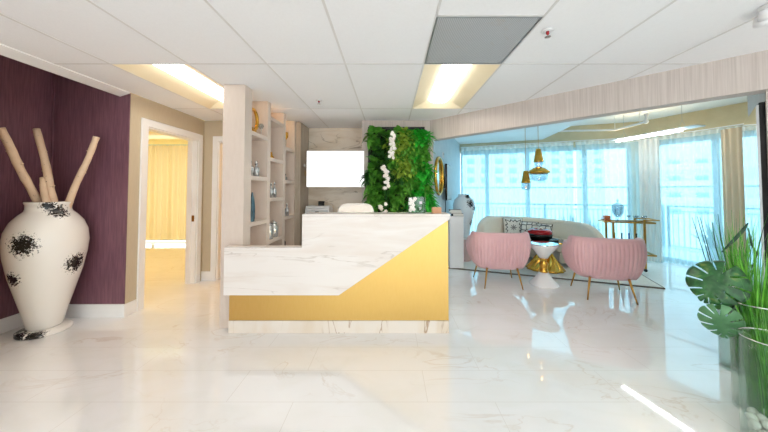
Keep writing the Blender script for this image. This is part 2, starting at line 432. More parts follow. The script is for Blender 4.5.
# diagonal header between lobby and lounge
BD = Vector((.718, -.696)); BN = Vector((-.696, -.718)); B0 = Vector((.69, 4.93))
def BP(s, n, z=None):
    p = B0+BD*s+BN*n
    return (p.x, p.y) if z is None else (p.x, p.y, z)
struct('wall_header', MB().prism([BP(-.06, 0), BP(-.06, -.16), BP(3.66, -.16), BP(3.66, 0)][::-1], 2.405, 3.3), 'wallpaper')
# right wall end: radial wall carrying the mirror, then on towards the camera side
WD = Vector((.733, .680)); WN = Vector((-.680, .733)); W0 = Vector((3.31, 2.572))
def WP(s, n):
    p = W0+WD*s+WN*n; return (p.x, p.y)
struct('wall_lounge_end', MB().prism([WP(-.06, -.05), WP(-.06, -.22), WP(1.29, -.22), WP(1.29, -.05)][::-1], 0, 3.3), 'wallpaper')
struct('wall_right', MB().prism([(3.44, 2.33), (3.56, 2.45), (6.0, .1), (6.0, -4), (5.85, -4), (5.85, 0)][::-1], 0, 3.3), 'wallpaper')
struct('wall_behind', MB().box(-4.32, -3.0, -4.15, -4.0, 0, 3.1).box(5.2, 6.0, -4.15, -4.0, 0, 3.1).box(-3.0, 5.2, -4.15, -4.0, 2.62, 3.1).box(-3.0, 5.2, -4.15, -4.0, 0, .1), 'white_paint')
w4 = MB()
for k in range(6):
    x = -3.0+8.2*k/5; w4.box(max(-3, x-.03), min(5.2, x+.03), -4.1, -4.04, .1, 2.62)
wn = struct('window_fill', w4, 'trim_paint'); MB().box(-3.0, 5.2, -4.075, -4.069, .1, 2.62).build('pane', 'pane', wn)  # unseen glazing added behind the camera as soft frontal fill
# lounge side wall, seen past the planted wall
def Lprism(mb, pts, z0, z1):
    q = [L(*p) for p in pts]
    area = sum(q[i][0]*q[(i+1) % len(q)][1]-q[(i+1) % len(q)][0]*q[i][1] for i in range(len(q)))
    return mb.prism(q if area > 0 else q[::-1], z0, z1)
struct('wall_lounge_left', Lprism(MB(), [(0, .0), (0, 3.6), (-.15, 3.6), (-.15, .17)], 0, 3.3), 'blue_grey_wall')
struct('ceiling_lounge', Lprism(MB(), [(-.2, .25), (-.2, 3.6), (4.2, 3.6), (6.7, 1.1), (6.2, -1.5), (3.75, -.55), (3.1, -1.15), (.1, .12)], 3.15, 3.29), 'white_paint')
struct('ceiling_lowered', Lprism(MB(), [(0.005, .19), (0.005, 3.42), (2.1, 3.42), (2.55, 1.4), (2.75, -.35), (2.62, -.82), (.28, .16)], 2.85, 3.0), 'white_paint')
# window walls of the lounge
wa = [(0, 3.45), (4.15, 3.45)]; wb = [(4.15, 3.45), (6.3, 1.3)]
struct('wall_window_left', Lprism(Lprism(Lprism(MB(), [(0, 3.45), (2.12, 3.45), (2.12, 3.6), (0, 3.6)], 2.62, 3.3), [(2.12, 3.45), (4.15, 3.45), (4.22, 3.6), (2.12, 3.6)], 2.62, 3.3), [(3.95, 3.45), (4.15, 3.45), (4.22, 3.6), (3.95, 3.6)], 0, 2.62), 'beige_band')
struct('wall_pier', Lprism(MB(), [(5.08, 2.43), (5.50, 2.01), (5.56, 2.07), (5.14, 2.49)], 0.0, 2.62), 'white_paint')
struct('wall_window_right', Lprism(Lprism(Lprism(MB(), [(4.15, 3.45), (6.3, 1.3), (6.4, 1.4), (4.25, 3.55)], 2.62, 3.3), [(4.155, 3.45), (4.30, 3.3), (4.4, 3.4), (4.25, 3.55)], 0, 2.62), [(6.3, 1.3), (3.76, -.9), (3.86, -1.0), (6.45, 1.2)], 0, 3.3), 'beige_band')
def glazing(name, p0, p1, cuts):
    p0 = Vector(p0); p1 = Vector(p1); d = (p1-p0); ln = d.length; d.normalize(); nn = Vector((-d.y, d.x))
    def bar(mb, a, b, z0, z1, t_=.03, c=0):
        Lprism(mb, [tuple(p0+d*a+nn*(c-t_)), tuple(p0+d*b+nn*(c-t_)), tuple(p0+d*b+nn*(c+t_)), tuple(p0+d*a+nn*(c+t_))], z0, z1)
    fr = MB(); bar(fr, 0, ln, 0.002, .08); bar(fr, 0, ln, 2.54, 2.618)
    for c in cuts:
        w = .05
        bar(fr, max(0, c-w), min(ln, c+w), .08, 2.54)
    bar(fr, 0, ln, 1.60, 1.63, .015)
    f = struct(name, fr, 'window_frame')
    gp = MB(); bar(gp, .01, ln-.01, .08, 2.54, .003); gp.build('pane', 'tinted_pane', f)
glazing('window_1', (.02, 3.52), (3.94, 3.52), (0, .71, 1.72, 3.01, 3.92))
glazing('window_2', (4.36, 3.34), (6.28, 1.42), (0, .95, 1.9, 2.7))
# outside: terrace, far apartment blocks
struct('floor_terrace', Lprism(MB(), [(-3, 3.62), (4.26, 3.62), (6.6, 1.28), (9.5, 1.2), (9.5, 3.5), (6, 6.2), (-3, 5.6)], -.2, -.06), 'deck')
def railing(a, b, label):
    a = Vector(L(*a)); b = Vector(L(*b)); n = int((b-a).length/.11); c = (a+b)/2
    rt = thing('balcony_railing', label, 'railing', (c.x, c.y, -.06), math.atan2(b.y-a.y, b.x-a.x)); ln = (b-a).length/2
    MB().box(-ln, ln, -.025, .025, 1.15, 1.19).build('handrail', 'rail_metal', rt)
    MB().box(-ln, ln, -.015, .015, 1.03, 1.05).build('upper_rail', 'rail_metal', rt)
    MB().box(-ln, ln, -.015, .015, .08, .11).build('lower_rail', 'rail_metal', rt)
    m = MB()
    for k in range(n+1):
        x = -ln+2*ln*k/n; m.box(x-.007, x+.007, -.007, .007, .11, 1.03)
    m.build('balusters', 'rail_metal', rt)
    for x in (-ln+.02, 0, ln-.02): MB().box(x-.025, x+.025, -.025, .025, 0, 1.15).build('post', 'rail_metal', rt)
railing((-.6, 5.0), (5.3, 5.3), 'grey metal balcony railing behind the long run of sheer curtains')
railing((5.35, 5.25), (8.6, 2.2), 'grey metal balcony railing outside the right-hand corner window')
def block(label, x0, x1, y, z0, z1, cols, rows, zw, ww, hw, dz, bands=False, rz=0):
    bl = thing('apartment_building', label, 'building', ((x0+x1)/2, y, z0), rz)
    w = (x1-x0)/2
    MB().box(-w, w, 0, 8, 0, z1-z0).build('wall', 'facade', bl)
    pr = None
    for r in range(rows):
        for c in range(cols):
            x = -w+(c+.5)*2*w/cols; z = zw-z0+r*dz
            if pr is None:
                pr = MB().box(-ww/2, ww/2, -.06, .1, 0, hw).build('window', 'facade_window', bl); o = pr
            else:
                o = pr.copy(); COL.objects.link(o); o.parent = bl
            o.location = (x, 0, z)
        if bands:
            MB().box(-w-.2, w+.2, -1.4, 0, zw-z0+r*dz-.9, zw-z0+r*dz+.25).build('balcony', 'facade', bl)
block('pale apartment tower with rows of small windows seen through sheer curtains', 14, 66, 88, -30, 62, 12, 5, 4.0, 2.2, 1.6, 2.9)
block('white apartment block with long balconies outside the corner window', 50, 85, 52, -30, 20, 9, 4, -3.3, 1.7, 1.2, 3.3, True, R(-30))
for (u, v, z, s_) in ((2.9, 4.6, 0, .5), (3.4, 4.7, 0, .42), (5.6, 3.9, 0, .5), (2.2, 4.6, 0, .38)):
    x, y = L(u, v)
    sh = thing('potted_shrub', {2.9: 'grey-green spiky terrace plant beyond the gap between sofa and bar cart', 3.4: 'grey-green spiky terrace plant behind the bar cart', 5.6: 'grey-green terrace plant outside the corner window', 2.2: 'small spiky terrace plant behind the printed cushions'}[u], 'plant', (x, y, -.06), 0)
    MB().lathe([(.12, 0), (.17, .3), (.15, .3), (.14, .27), (.01, .27)], 16).build('pot', 'grey_plastic', sh, True)
    m = MB()
    for k in range(46):
        a = rnd.uniform(0, 6.28); e = rnd.uniform(.15, 1.0); ln = s_*rnd.uniform(.8, 1.5); pts = []
        for q in range(4):
            t_ = q/3; pts.append(Vector((math.cos(a)*math.sin(e)*ln*t_, math.sin(a)*math.sin(e)*ln*t_, .28+math.cos(e)*ln*t_)))
        sd = Vector((-math.sin(a), math.cos(a), 0))
        wd = [.02, .03, .02, .002]
        m.add([p-sd*w_ for p, w_ in zip(pts, wd)]+[p+sd*w_ for p, w_ in zip(pts, wd)], [(0, 1, 5, 4), (1, 2, 6, 5), (2, 3, 7, 6)])
    m.build('leaves', 'shrub', sh)

# ------------------------------------------------------------------ ceiling fittings
def troffer(x, y, label, group=None):
    t_ = thing('ceiling_light', label, 'ceiling light', (x+.375, y+.75, H), 0, group)
    a, b, c = .366, .741, .14
    m = MB()
    m.add([(-a, -b, 0), (a, -b, 0), (a, b, 0), (-a, b, 0), (-.15, -b+.02, .10), (.15, -b+.02, .10), (.15, b-.10, .10), (-.15, b-.10, .10)],
          [(0, 1, 5, 4), (1, 2, 6, 5), (2, 3, 7, 6), (3, 0, 4, 7)])
    m.build('reflector', 'troffer_white', t_)
    MB().add([(-.15, -b+.02, .10), (.15, -b+.02, .10), (.15, b-.10, .10), (-.15, b-.10, .10), (-.09, -b+.02, .06), (.09, -b+.02, .06), (.09, b-.10, .06), (-.09, b-.10, .06)],
             [(4, 5, 6, 7), (0, 4, 7, 3), (1, 2, 6, 5), (0, 1, 5, 4), (2, 3, 7, 6)]).build('lens', 'lamp_white', t_)
    return t_
noisy('troffer_white', 'EBDDBC', 'EEE2C4', 3, .7)
troffer(.322, 2.71, 'lit recessed ceiling light next to the grey perforated grille')
troffer(-2.678, 2.71, 'lit recessed ceiling light above the open doorway, left of the shelving')
troffer(-1.178, -1.79, 'unseen recessed ceiling light added for fill in the middle of the lobby behind the viewer')  # from here on, unseen lights added behind the camera to fill the lobby
troffer(1.072, -1.79, 'unseen recessed ceiling light added for fill on the lobby side nearest the glass vases')
troffer(-2.678, -.29, 'unseen recessed ceiling light added for fill over the birch branches side of the lobby')
troffer(1.822, -.29, 'unseen recessed ceiling light added for fill above the planters')
troffer(-.428, -1.79, 'unseen recessed ceiling light added for fill at the back of the lobby, centre of its row')
g = thing('air_return_grille', 'square grey perforated grille in the ceiling next to the lit panel', 'vent', (.697, 2.337, H))
MB().box(-.36, .36, -.36, .36, .004, .012).build('perforated_panel', 'grille', g)
MB().box(-.372, -.36, -.372, .372, 0, .014).box(.36, .372, -.372, .372, 0, .014).box(-.36, .36, -.372, -.36, 0, .014).box(-.36, .36, .36, .372, 0, .014).build('frame', 'grey_metal', g)
def sprinkler(x, y, label):
    s_ = thing('fire_sprinkler', label, 'sprinkler', (x, y, H))
    MB().lathe([(.001, 0), (.042, 0), (.045, -.004), (.03, -.012), (.001, -.012)], 20).build('escutcheon', 'white_plastic', s_, True)
    MB().lathe([(.012, -.012), (.012, -.03), (.006, -.035), (.004, -.05)], 12).build('nozzle', 'red_bowl', s_, True)
    MB().lathe([(.001, -.05), (.022, -.05), (.022, -.053), (.001, -.053)], 12).build('deflector', 'chrome', s_)
sprinkler(1.19, 2.13, 'ceiling sprinkler with a red bulb right of the grey grille')
sprinkler(-.95, 3.8, 'small ceiling sprinkler above the desk, between shelving and blank panel')
e = thing('emergency_spot_light', 'white twin-head spot fitting at the top right corner of the ceiling', 'spotlight', (2.44, 1.83, H))
MB().box(-.1, .12, -.07, .07, -.05, 0).build('housing', 'white_plastic', e, bevel=.01)
e.scale = (.62, .62, .62); e.location.x = 2.50
for (x, y) in ((-.06, .02), (.04, .14)):
    m = MB(); mt = Matrix.Translation((x, y, -.09)) @ Matrix.Rotation(R(-35), 4, 'Y') @ Matrix.Rotation(R(20), 4, 'X')
    pr = [(.02, .06), (.045, .05), (.06, .0), (.065, -.045), (.055, -.045), (.05, -.03), (.001, -.028)]
    mb = MB().lathe(pr, 20); mb.v = [tuple(mt @ Vector(p)) for p in mb.v]; mb.build('lamp_head', 'white_plastic', e, True)

# ------------------------------------------------------------------ curtains
def curtain(pts, z0, z1, mat, name, label, parent=None, pitch=.11, amp=.035, seed=1, loc=None, cat='curtain', group=None, head=None):
    P = [Vector(p) for p in pts]; ls = [0]
    for i in range(1, len(P)): ls.append(ls[-1]+(P[i]-P[i-1]).length)
    tot = ls[-1]; n = int(tot/.014); rr = random.Random(seed); ph = [rr.uniform(.6, 1.4) for _ in range(int(tot/pitch)+3)]
    def pos(s_):
        for i in range(1, len(P)):
            if s_ <= ls[i] or i == len(P)-1:
                t_ = (s_-ls[i-1])/(ls[i]-ls[i-1]); d = (P[i]-P[i-1]).normalized(); return P[i-1].lerp(P[i], t_), Vector((-d.y, d.x))
    def fn(u, v):
        s_ = u*tot; p, nn = pos(s_); k = s_/pitch; i = int(k); a = ph[i]*(1-(k-i))+ph[min(i+1, len(ph)-1)]*(k-i)
        off = amp*(.55+.45*(1-v))*math.sin(2*math.pi*k+.5*math.sin(i*1.7))*a + .012*math.sin(s_*3.1+v*2)*(1-v)
        q = p+nn*off
        return (q.x, q.y, z0+(z1-z0)*v)
    m = MB().grid(fn, n, 6)
    o = m.build(name, mat, parent, True)
    if parent is None: tag(o, label, cat, group)
    return o, fn, n, tot
def L3(u, v): return L(u, v)
path = [(.06, 3.2), (1.5, 3.14), (3.0, 3.08), (3.9, 3.06), (4.35, 2.92), (4.75, 2.6), (5.15, 2.12), (5.42, 1.7)]
splits = [((.06, 3.2), (1.52, 3.14), (2.72, 3.09)), ((2.76, 3.09), (3.55, 3.07), (4.02, 3.04)), ((4.06, 3.03), (4.4, 2.88), (4.75, 2.6), (5.15, 2.12), (5.4, 1.72))]
lbs = ['sheer floor-length curtain behind the left part of the sofa', 'sheer floor-length curtain behind the bar cart', 'sheer floor-length curtain across the corner window behind the large leaves']
for k, (pp, lb) in enumerate(zip(splits, lbs)):
    o, fn, n, tot = curtain([L(*p) for p in pp], .015, 2.62, 'sheer', 'sheer_curtain', lb, pitch=.115, amp=.042, seed=k+1, group='sheer curtains along the lounge windows')
    c2, *_ = curtain([L(*p) for p in pp], 2.621, 2.70, 'sheer_heading', 'heading', '', parent=o, pitch=.115, amp=.042, seed=k+1)
o, *_ = curtain([L(*p) for p in ((4.90, 2.28), (5.03, 2.11), (5.13, 1.94))], .015, 2.66, 'drape_beige', 'drape', 'gathered opaque beige drape at the right end of the sheer curtains', pitch=.085, amp=.035, seed=9)
curtain([L(*p) for p in ((3.92, 2.97), (4.08, 2.93), (4.24, 2.86))], .015, 2.66, 'drape_white', 'drape', 'gathered whitish drape just right of the bar cart, between the two windows', pitch=.08, amp=.03, seed=10)
tr = MB(); 
pt = [L(u, v, 2.72) for u, v in path]
tr.tube(pt, .012, 8)
tag(tr.build('curtain_track', 'white_plastic', None), 'thin white curtain track curving above the lounge sheers', 'curtain track')
curtain([(-8.9, 8.35), (-6.6, 8.3), (-4.4, 8.35)], .12, 2.85, 'drape_cream', 'drape', 'cream full-height drape in the room beyond the open doorway', pitch=.17, amp=.05, seed=5)
# warm light of the back room, and the hall
bt = thing('ceiling_light', 'warm square ceiling panel in the room beyond the doorway', 'ceiling light', (-6.6, 5.0, 3.1))
MB().box(-.6, .6, -.3, .3, -.03, -.001).build('diffuser', 'lamp_warm', bt)
bt = thing('ceiling_light', 'small warm ceiling panel in the hall behind the second doorway', 'ceiling light', (-2.5, 6.2, H))
MB().box(-.2, .2, -.2, .2, -.03, -.001).build('diffuser', 'lamp_warm', bt)
# ================================================================== THINGS
F = 287
def PT(px, py, Y):                            # a measured picture point at distance Y
    a = math.atan((182-py)/F)+R(1.77); z = math.tan(a)*Y
    d = Y*math.cos(R(1.77))+z*math.sin(R(1.77))
    return Vector(((px-390)/F*d, Y, 1.527+z))
def off(mb, v):
    v = Vector(v); mb.v = [tuple(Vector(p)-v) for p in mb.v]; return mb
def turned(mb, mt):
    mb.v = [tuple(mt @ Vector(p)) for p in mb.v]; return mb
def rbox(x0, x1, y0, y1, z0, z1): return MB().box(x0, x1, y0, y1, z0, z1)

# ---------------- reception desk
DB = (-.57, 3.3, 0)
desk = thing('reception_desk', 'long white marble and gold reception desk with a slanted front and stepped top', 'reception desk', DB)
off(MB().prism_xz([(-1.77, .418), (-.545, .418), (.636, 1.222), (.636, 1.25), (-.941, 1.25), (-.941, .923), (-1.77, .923)], 3.08, 3.135), DB).build('marble_front', 'desk_marble', desk, bevel=.003)
off(rbox(-.941, .645, 3.08, 3.36, 1.2505, 1.278), DB).build('raised_counter', 'desk_marble', desk, bevel=.004)
off(rbox(-1.765, -.943, 3.136, 3.17, .45, .929), DB).build('wood_ledge', 'shelf_laminate', desk, bevel=.002)
off(rbox(-1.735, .632, 3.1355, 3.165, .133, .449).box(-.94, .632, 3.1355, 3.165, .449, 1.249), DB).build('gold_front', 'gold_panel', desk)
off(rbox(-1.735, .634, 3.125, 3.165, 0, .1325), DB).build('marble_plinth', 'plinth_marble', desk, bevel=.002)
off(rbox(-1.6, .58, 3.172, 3.95, .71, .75), DB).build('worktop', 'white_gloss', desk, bevel=.004)
off(rbox(.585, .632, 3.17, 3.95, 0, 1.249), DB).build('side_panel', 'white_gloss', desk, bevel=.003)
off(rbox(-1.6, -1.55, 3.172, 3.95, 0, .709), DB).build('side_panel', 'white_gloss', desk, bevel=.003)
off(rbox(-.941, -.905, 3.17, 3.36, .751, 1.249), DB).build('counter_support', 'white_gloss', desk)

off(rbox(-.88, .56, 3.2, 3.26, 1.235, 1.2495), DB).build('fill_strip', 'fill_strip_glow', desk)  # hidden glowing strip added to brighten the wall behind the desk
# orchid in a clear case, tan box on the counter
p0 = PT(416.7, 213, 3.22); cx_ = p0.x
oc = thing('flower_case', 'clear upright case of white orchid blossoms on the desk counter', 'flower display', (cx_, 3.22, 1.278))
MB().box(-.093, .093, -.04, .04, 0, .006).box(-.093, -.089, -.04, .04, .006, .178).box(.089, .093, -.04, .04, .006, .178).box(-.089, .089, .037, .04, .006, .178).build('case', 'acrylic', oc)
def blossom(mb, c, r, nrm=None):
    nrm = Vector(nrm or (0, -1, 0)).normalized(); q = nrm.to_track_quat('Z', 'Y')
    for k in range(5):
        a = 2*math.pi*k/5; d = q @ Vector((math.cos(a), math.sin(a), 0)); s_ = q @ Vector((-math.sin(a), math.cos(a), 0)); c_ = Vector(c)
        mb.add([c_, c_+d*r*.6+s_*r*.42+nrm*r*.15, c_+d*r+nrm*r*.05, c_+d*r*.6-s_*r*.42+nrm*r*.15], [(0, 1, 2, 3)])
m = MB()
for (x, z) in ((-.07, .15), (-.045, .13), (-.075, .11), (-.04, .09), (-.06, .065), (-.035, .045), (-.072, .035), (-.02, .16)): blossom(m, (x, -.01, z), .026)
m.build('orchid_blossoms', 'petal', oc)
m = MB().tube([(-.05, .01, .006), (-.055, .01, .1), (-.045, .01, .16)], .003)
for k in range(9):
    a = rnd.uniform(0, 6.28); m.add([(.03, .01, .01), (.03+.05*math.cos(a), .012, .06+.04*math.sin(a)), (.03+.06*math.cos(a), .01, .09+.06*abs(math.sin(a))), (.03+.03*math.cos(a), .008, .05)], [(0, 1, 2, 3)])
m.build('stems', 'leaf_grey', oc)
MB().box(.035, .065, .030, .0365, .10, .13).box(.035, .065, .030, .0365, .035, .065).build('white_labels', 'white_plastic', oc)
p0 = PT(436.5, 213, 3.2)
tag(off(rbox(p0.x-.05, p0.x+.05, 3.17, 3.24, 1.2785, 1.345), (p0.x, 3.2, 1.2785)).build('card_box', 'wood_tan', None, bevel=.002), 'small tan card box at the right end of the desk counter', 'box').location = (p0.x, 3.2, 1.2785)

# ---------------- office chair behind the desk
oc = thing('office_chair', 'white high-backed office chair behind the reception desk', 'office chair', (-.486, 4.35, 0))
def slab(poly, y0, y1):                       # rounded slab in xz
    return MB().prism_xz(poly, y0, y1)
off(slab(superrect(.265, .33, 40, 5, (0, 1.02)), -.30, -.23), (0, 0, 0)).build('backrest', 'white_leather', oc, bevel=.02, seg=3)
MB().prism(superrect(.26, .26, 40, 4), .46, .56).build('seat', 'white_leather', oc, bevel=.03, seg=3)
MB().box(-.04, .04, -.34, -.30, .42, .95).build('back_support', 'chrome', oc)
MB().lathe([(.03, .1), (.03, .3), (.02, .3), (.02, .46)], 16).build('gas_stem', 'chrome', oc, True)
for k in range(5):
    a = 2*math.pi*k/5+.3; lg = MB().tube([(0, 0, .11), (.3*math.cos(a), .3*math.sin(a), .07)], [.025, .015]).build('leg', 'chrome', oc, True)
    MB().sphere((.3*math.cos(a), .3*math.sin(a), .03), .03, 12, 8).build('caster', 'black_matte', lg, True)
for s_ in (-1, 1):
    MB().tube([(s_*.26, .1, .5), (s_*.3, .1, .55), (s_*.3, .1, .7), (s_*.3, -.2, .72), (s_*.27, -.26, .72)], .014).build('armrest', 'chrome', oc, True)

# ---------------- credenza, printer, card reader
cr = thing('credenza', 'low white credenza under the blank panel, carrying the printer', 'credenza', (-.99, 5.26, 0))
MB().box(-.5, .5, -.2, .2, .08, .92).build('body', 'white_gloss', cr, bevel=.004)
MB().box(-.52, .52, -.22, .22, .921, .95).build('top', 'white_gloss', cr, bevel=.004)
MB().box(-.48, .48, -.18, .18, 0, .079).build('plinth', 'grey_plastic', cr)
for s_ in (-1, 1):
    d_ = MB().box(min(s_*.005, s_*.49), max(s_*.005, s_*.49), -.218, -.201, .1, .91).build('door', 'white_gloss', cr, bevel=.003)
    MB().box(s_*.04-.006, s_*.04+.006, -.232, -.219, .5, .64).build('handle', 'brass', d_)
pr = thing('printer', 'white desktop printer on the credenza behind the desk', 'printer', (-1.28, 5.22, .95))
MB().box(-.215, .215, -.17, .17, 0, .27).build('body', 'white_plastic', pr, bevel=.012)
MB().box(-.19, .19, -.174, -.171, .16, .235).build('front_panel', 'grey_plastic', pr)
MB().box(-.03, .03, -.178, -.1745, .185, .215).build('display', 'black_gloss', pr)
MB().box(-.21, .21, -.15, .17, .271, .31).build('lid', 'white_plastic', pr, bevel=.01)
MB().box(-.16, .16, -.2, -.171, .05, .065).build('paper_tray', 'grey_plastic', pr)
tb = thing('card_terminal', 'small black card terminal standing on top of the printer', 'card terminal', (-1.24, 5.18, 1.26))
turned(rbox(-.055, .055, -.01, .01, 0, .085), Matrix.Rotation(R(-18), 4, 'X')).build('screen', 'black_matte', tb, bevel=.004)
MB().box(-.03, .03, 0, .05, 0, .012).build('foot', 'black_matte', tb)

# ---------------- glowing blank panel standing in for a covered sign, on an invented arm
a = PT(307, 151, 4.9); b = PT(364, 187, 4.9); c_ = (a+b)/2
sc_ = thing('blank_panel', 'blank glowing white panel on the marble wall, standing in for a covered sign', 'screen', (c_.x, 4.9, c_.z))
hw, hh = (b.x-a.x)/2, (a.z-b.z)/2
MB().box(-hw, hw, -.012, -.004, -hh, hh).build('panel_face', 'blank_glow', sc_)
MB().box(-hw+.002, hw-.002, -.004, .025, -hh+.002, hh-.002).build('back_cover', 'white_plastic', sc_)
MB().box(-.06, .06, .026, .59, -.03, .03).box(-.15, .15, .585, .598, -.12, .12).build('wall_arm', 'grey_metal', sc_)

# ---------------- planted wall
lw = thing('living_wall', 'tall green living wall of mixed leaves and orchids in a black frame', 'living wall', (.11, 4.88, .75))
x0, x1, zt = -.373-.11, .59-.11, 2.615-.75
MB().box(x0, x1, .0, .045, 0, zt).build('planting_panel', 'soil', lw)
MB().box(x0-.0, x0+.03, -.03, -.001, 0, zt).box(x1-.03, x1, -.03, -.001, 0, zt).box(x0+.03, x1-.03, -.03, -.001, zt-.04, zt).box(x0+.03, x1-.03, -.03, -.001, 0, .04).build('frame', 'black_matte', lw)
def clump(n, ln, wd, droop, seed, curl=.3):
    rr = random.Random(seed); m = MB()
    for k in range(n):
        az = rr.uniform(-1.35, 1.35); el = rr.uniform(-1.0, 1.15)
        d = Vector((math.sin(az)*math.cos(el), -math.cos(az)*math.cos(el), math.sin(el)))
        s_ = d.cross(Vector((0, 0, 1))).normalized(); l_ = ln*rr.uniform(.6, 1.2); w_ = wd*rr.uniform(.7, 1.2)
        up = s_.cross(d)
        st = Vector((rr.uniform(-.05, .05), 0, rr.uniform(-.05, .05)))
        P_ = [st+d*l_*t_+Vector((0, 0, -droop*t_*t_))+up*0 for t_ in (.25, .5, .8, 1.1)]
        W_ = [w_*.35, w_, w_*.75, .0015]
        vs = []
        for p, q in zip(P_, W_): vs += [p-s_*q+up*q*curl, p, p+s_*q+up*q*curl]
        m.add(vs, [(0, 1, 4, 3), (1, 2, 5, 4), (3, 4, 7, 6), (4, 5, 8, 7), (6, 7, 10, 9), (7, 8, 11, 10)])
    return m
def frond(n, ln, seed):
    rr = random.Random(seed); m = MB()
    for k in range(n):
        az = rr.uniform(-1.3, 1.3); el = rr.uniform(-.3, 1.2); l_ = ln*rr.uniform(.7, 1.2)
        d = Vector((math.sin(az)*math.cos(el), -math.cos(az)*math.cos(el), math.sin(el)))
        s_ = d.cross(Vector((0, 0, 1))).normalized()
        for q in range(1, 10):
            t_ = q/10; p = d*l_*t_+Vector((0, 0, -.12*t_*t_)); w_ = .045*math.sin(math.pi*min(1, t_+.12))+.006
            for sg in (-1, 1):
                m.add([p, p+d*.012, p+s_*sg*w_+d*.014, p+s_*sg*w_*.6-d*.002], [(0, 1, 2, 3)])
    return m
protos = {}
for nm, mb_, mt in (('d', clump(40, .14, .036, .05, 1), 'leaf_dark'), ('m', clump(40, .14, .042, .05, 2), 'leaf_mid'), ('l', clump(46, .125, .036, .03, 3), 'leaf_lime'),
                    ('b', clump(46, .17, .03, .03, 4), 'leaf_bright'), ('g', clump(22, .13, .03, .05, 5), 'leaf_mid'), ('f', frond(14, .18, 6), 'leaf_mid'), ('k', clump(16, .12, .03, .05, 8), 'leaf_dark')):
    protos[nm] = (mb_, mt)
pmesh = {}
rr = random.Random(21)
def plant_at(key, x, z, s_, rot):
    if key not in pmesh:
        o = MB(); o.v, o.f, o.mi = protos[key][0].v, protos[key][0].f, protos[key][0].mi
        o = o.build('plant', protos[key][1], lw); pmesh[key] = o
    else:
        o = pmesh[key].copy(); COL.objects.link(o); o.parent = lw
    o.location = (x, -.01, z); o.scale = (s_, s_, s_); o.rotation_euler = (0, rot, 0)
for i in range(8):
    for j in range(12):
        x = x0+.05+i*.124+rr.uniform(-.03, .03)+(.06 if j % 2 else 0)*.8; z = .10+j*.148+rr.uniform(-.035, .035)
        if z > zt-.10: z = zt-.10-rr.random()*.05
        if (i == 1 and j in (2, 3)): continue
        t_ = rr.random()
        if i >= 6: key = 'b' if t_ < .75 else 'm'
        elif i in (3, 4, 5) and j >= 7: key = 'l' if t_ < .55 else 'm'
        elif i <= 1: key = 'm' if t_ < .4 else ('d' if t_ < .7 else 'f')
        else: key = ('d', 'm', 'l', 'g', 'f', 'k')[int(t_*6)]
        plant_at(key, x, z, rr.uniform(.95, 1.25), rr.uniform(-.5, .5))
for pts, n in (([(394, 132), (393, 140), (392.5, 148), (391, 157)], 24), ([(382, 167), (385, 172), (386, 180), (386.5, 189)], 24), ([(384, 204), (382, 208), (385, 213)], 10)):
    q = [PT(x, y, 4.62)-Vector((.11, 4.88, .75)) for x, y in pts]; m = MB()
    for k in range(n):
        t_ = k/(n-1)*(len(q)-1); i = min(int(t_), len(q)-2); p = q[i].lerp(q[i+1], t_-i)+Vector((rr.uniform(-.045, .045), rr.uniform(-.03, .03), rr.uniform(-.02, .02)))
        blossom(m, p, .033, (rr.uniform(-.5, .5), -1, rr.uniform(-.4, .4)))
    o = m.build('orchid_spray', 'petal', lw)
    MB().tube([q[0]+Vector((0, .1, .03))]+[p+Vector((0, .02, 0)) for p in q], .004).build('stem', 'leaf_mid', o)

# ---------------- shelving with tall cabinet
XF, XB = -1.650, -1.9
sb = (-1.78, 4.3, 0)
sh = thing('display_shelving', 'floor-to-ceiling taupe shelving tower left of the desk with open niches', 'shelving', sb)
cols_ = [(3.24, 3.41), (3.85, 3.95), (4.42, 4.52), (4.93, 4.985)]
for y0, y1 in cols_: off(rbox(XB, XF, y0, y1, 0, H), sb).build('upright', 'shelf_laminate', sh, bevel=.002)
off(rbox(XB-.0, XB+.02, 3.41, 3.85, 0, H).box(XB, XB+.02, 3.95, 4.42, 0, H).box(XB, XB+.02, 4.52, 4.93, 0, H), sb).build('back_panel', 'shelf_laminate', sh)
nich = [((3.41, 3.85), (2.20, 1.66, 1.10, .56, .06)), ((3.95, 4.42), (2.51, 1.94, 1.38, .80, .24)), ((4.52, 4.93), (2.18, 1.65, 1.07, .53, .06))]
for (y0, y1), zs in nich:
    for z in zs: off(rbox(XB+.0205, XF, y0, y1, z, z+.05), sb).build('shelf', 'shelf_laminate', sh, bevel=.002)
    off(MB().lathe([(.001, 2.726), (.04, 2.726), (.04, 2.738), (.001, 2.738)], 16, (-1.84, y0+.055, 0)), sb).build('puck_light', 'lamp_warm', sh)
cb = thing('tall_cabinet', 'tall closed taupe cabinet between the open niches and the marble wall', 'cabinet', (-1.78, 5.24, 0))
MB().box(-.12, .19, -.254, .255, 0, H).build('body', 'cabinet_laminate', cb)
for y0, y1, hy in ((-.252, -.09, -.11), (-.086, .252, -.06)):
    d_ = MB().box(.191, .22, y0, y1, .06, H-.01).build('door', 'cabinet_laminate', cb, bevel=.002)
    MB().tube([(.221, hy, 1.96), (.24, hy, 1.96), (.24, hy, 2.01), (.221, hy, 2.01)], .008).build('handle', 'chrome', d_, True)
tc = bpy.data.curves.new('reflected_letter', 'FONT'); tc.body = 'M'; tc.size = .16; tc.extrude = .003; tc.align_x = 'CENTER'
to = bpy.data.objects.new('letter_source', tc); COL.objects.link(to); bpy.context.view_layer.update()
me_ = bpy.data.meshes.new_from_object(to); bpy.data.objects.remove(to); me_.materials.clear(); me_.materials.append(M['brass'])
to = bpy.data.objects.new('reflected_letter', me_); COL.objects.link(to); to.parent = cb; to.location = (.2235, .06, 1.80); to.rotation_euler = (R(90), 0, R(90))  # solid letter stands in for the wall sign's reflection in the glossy door

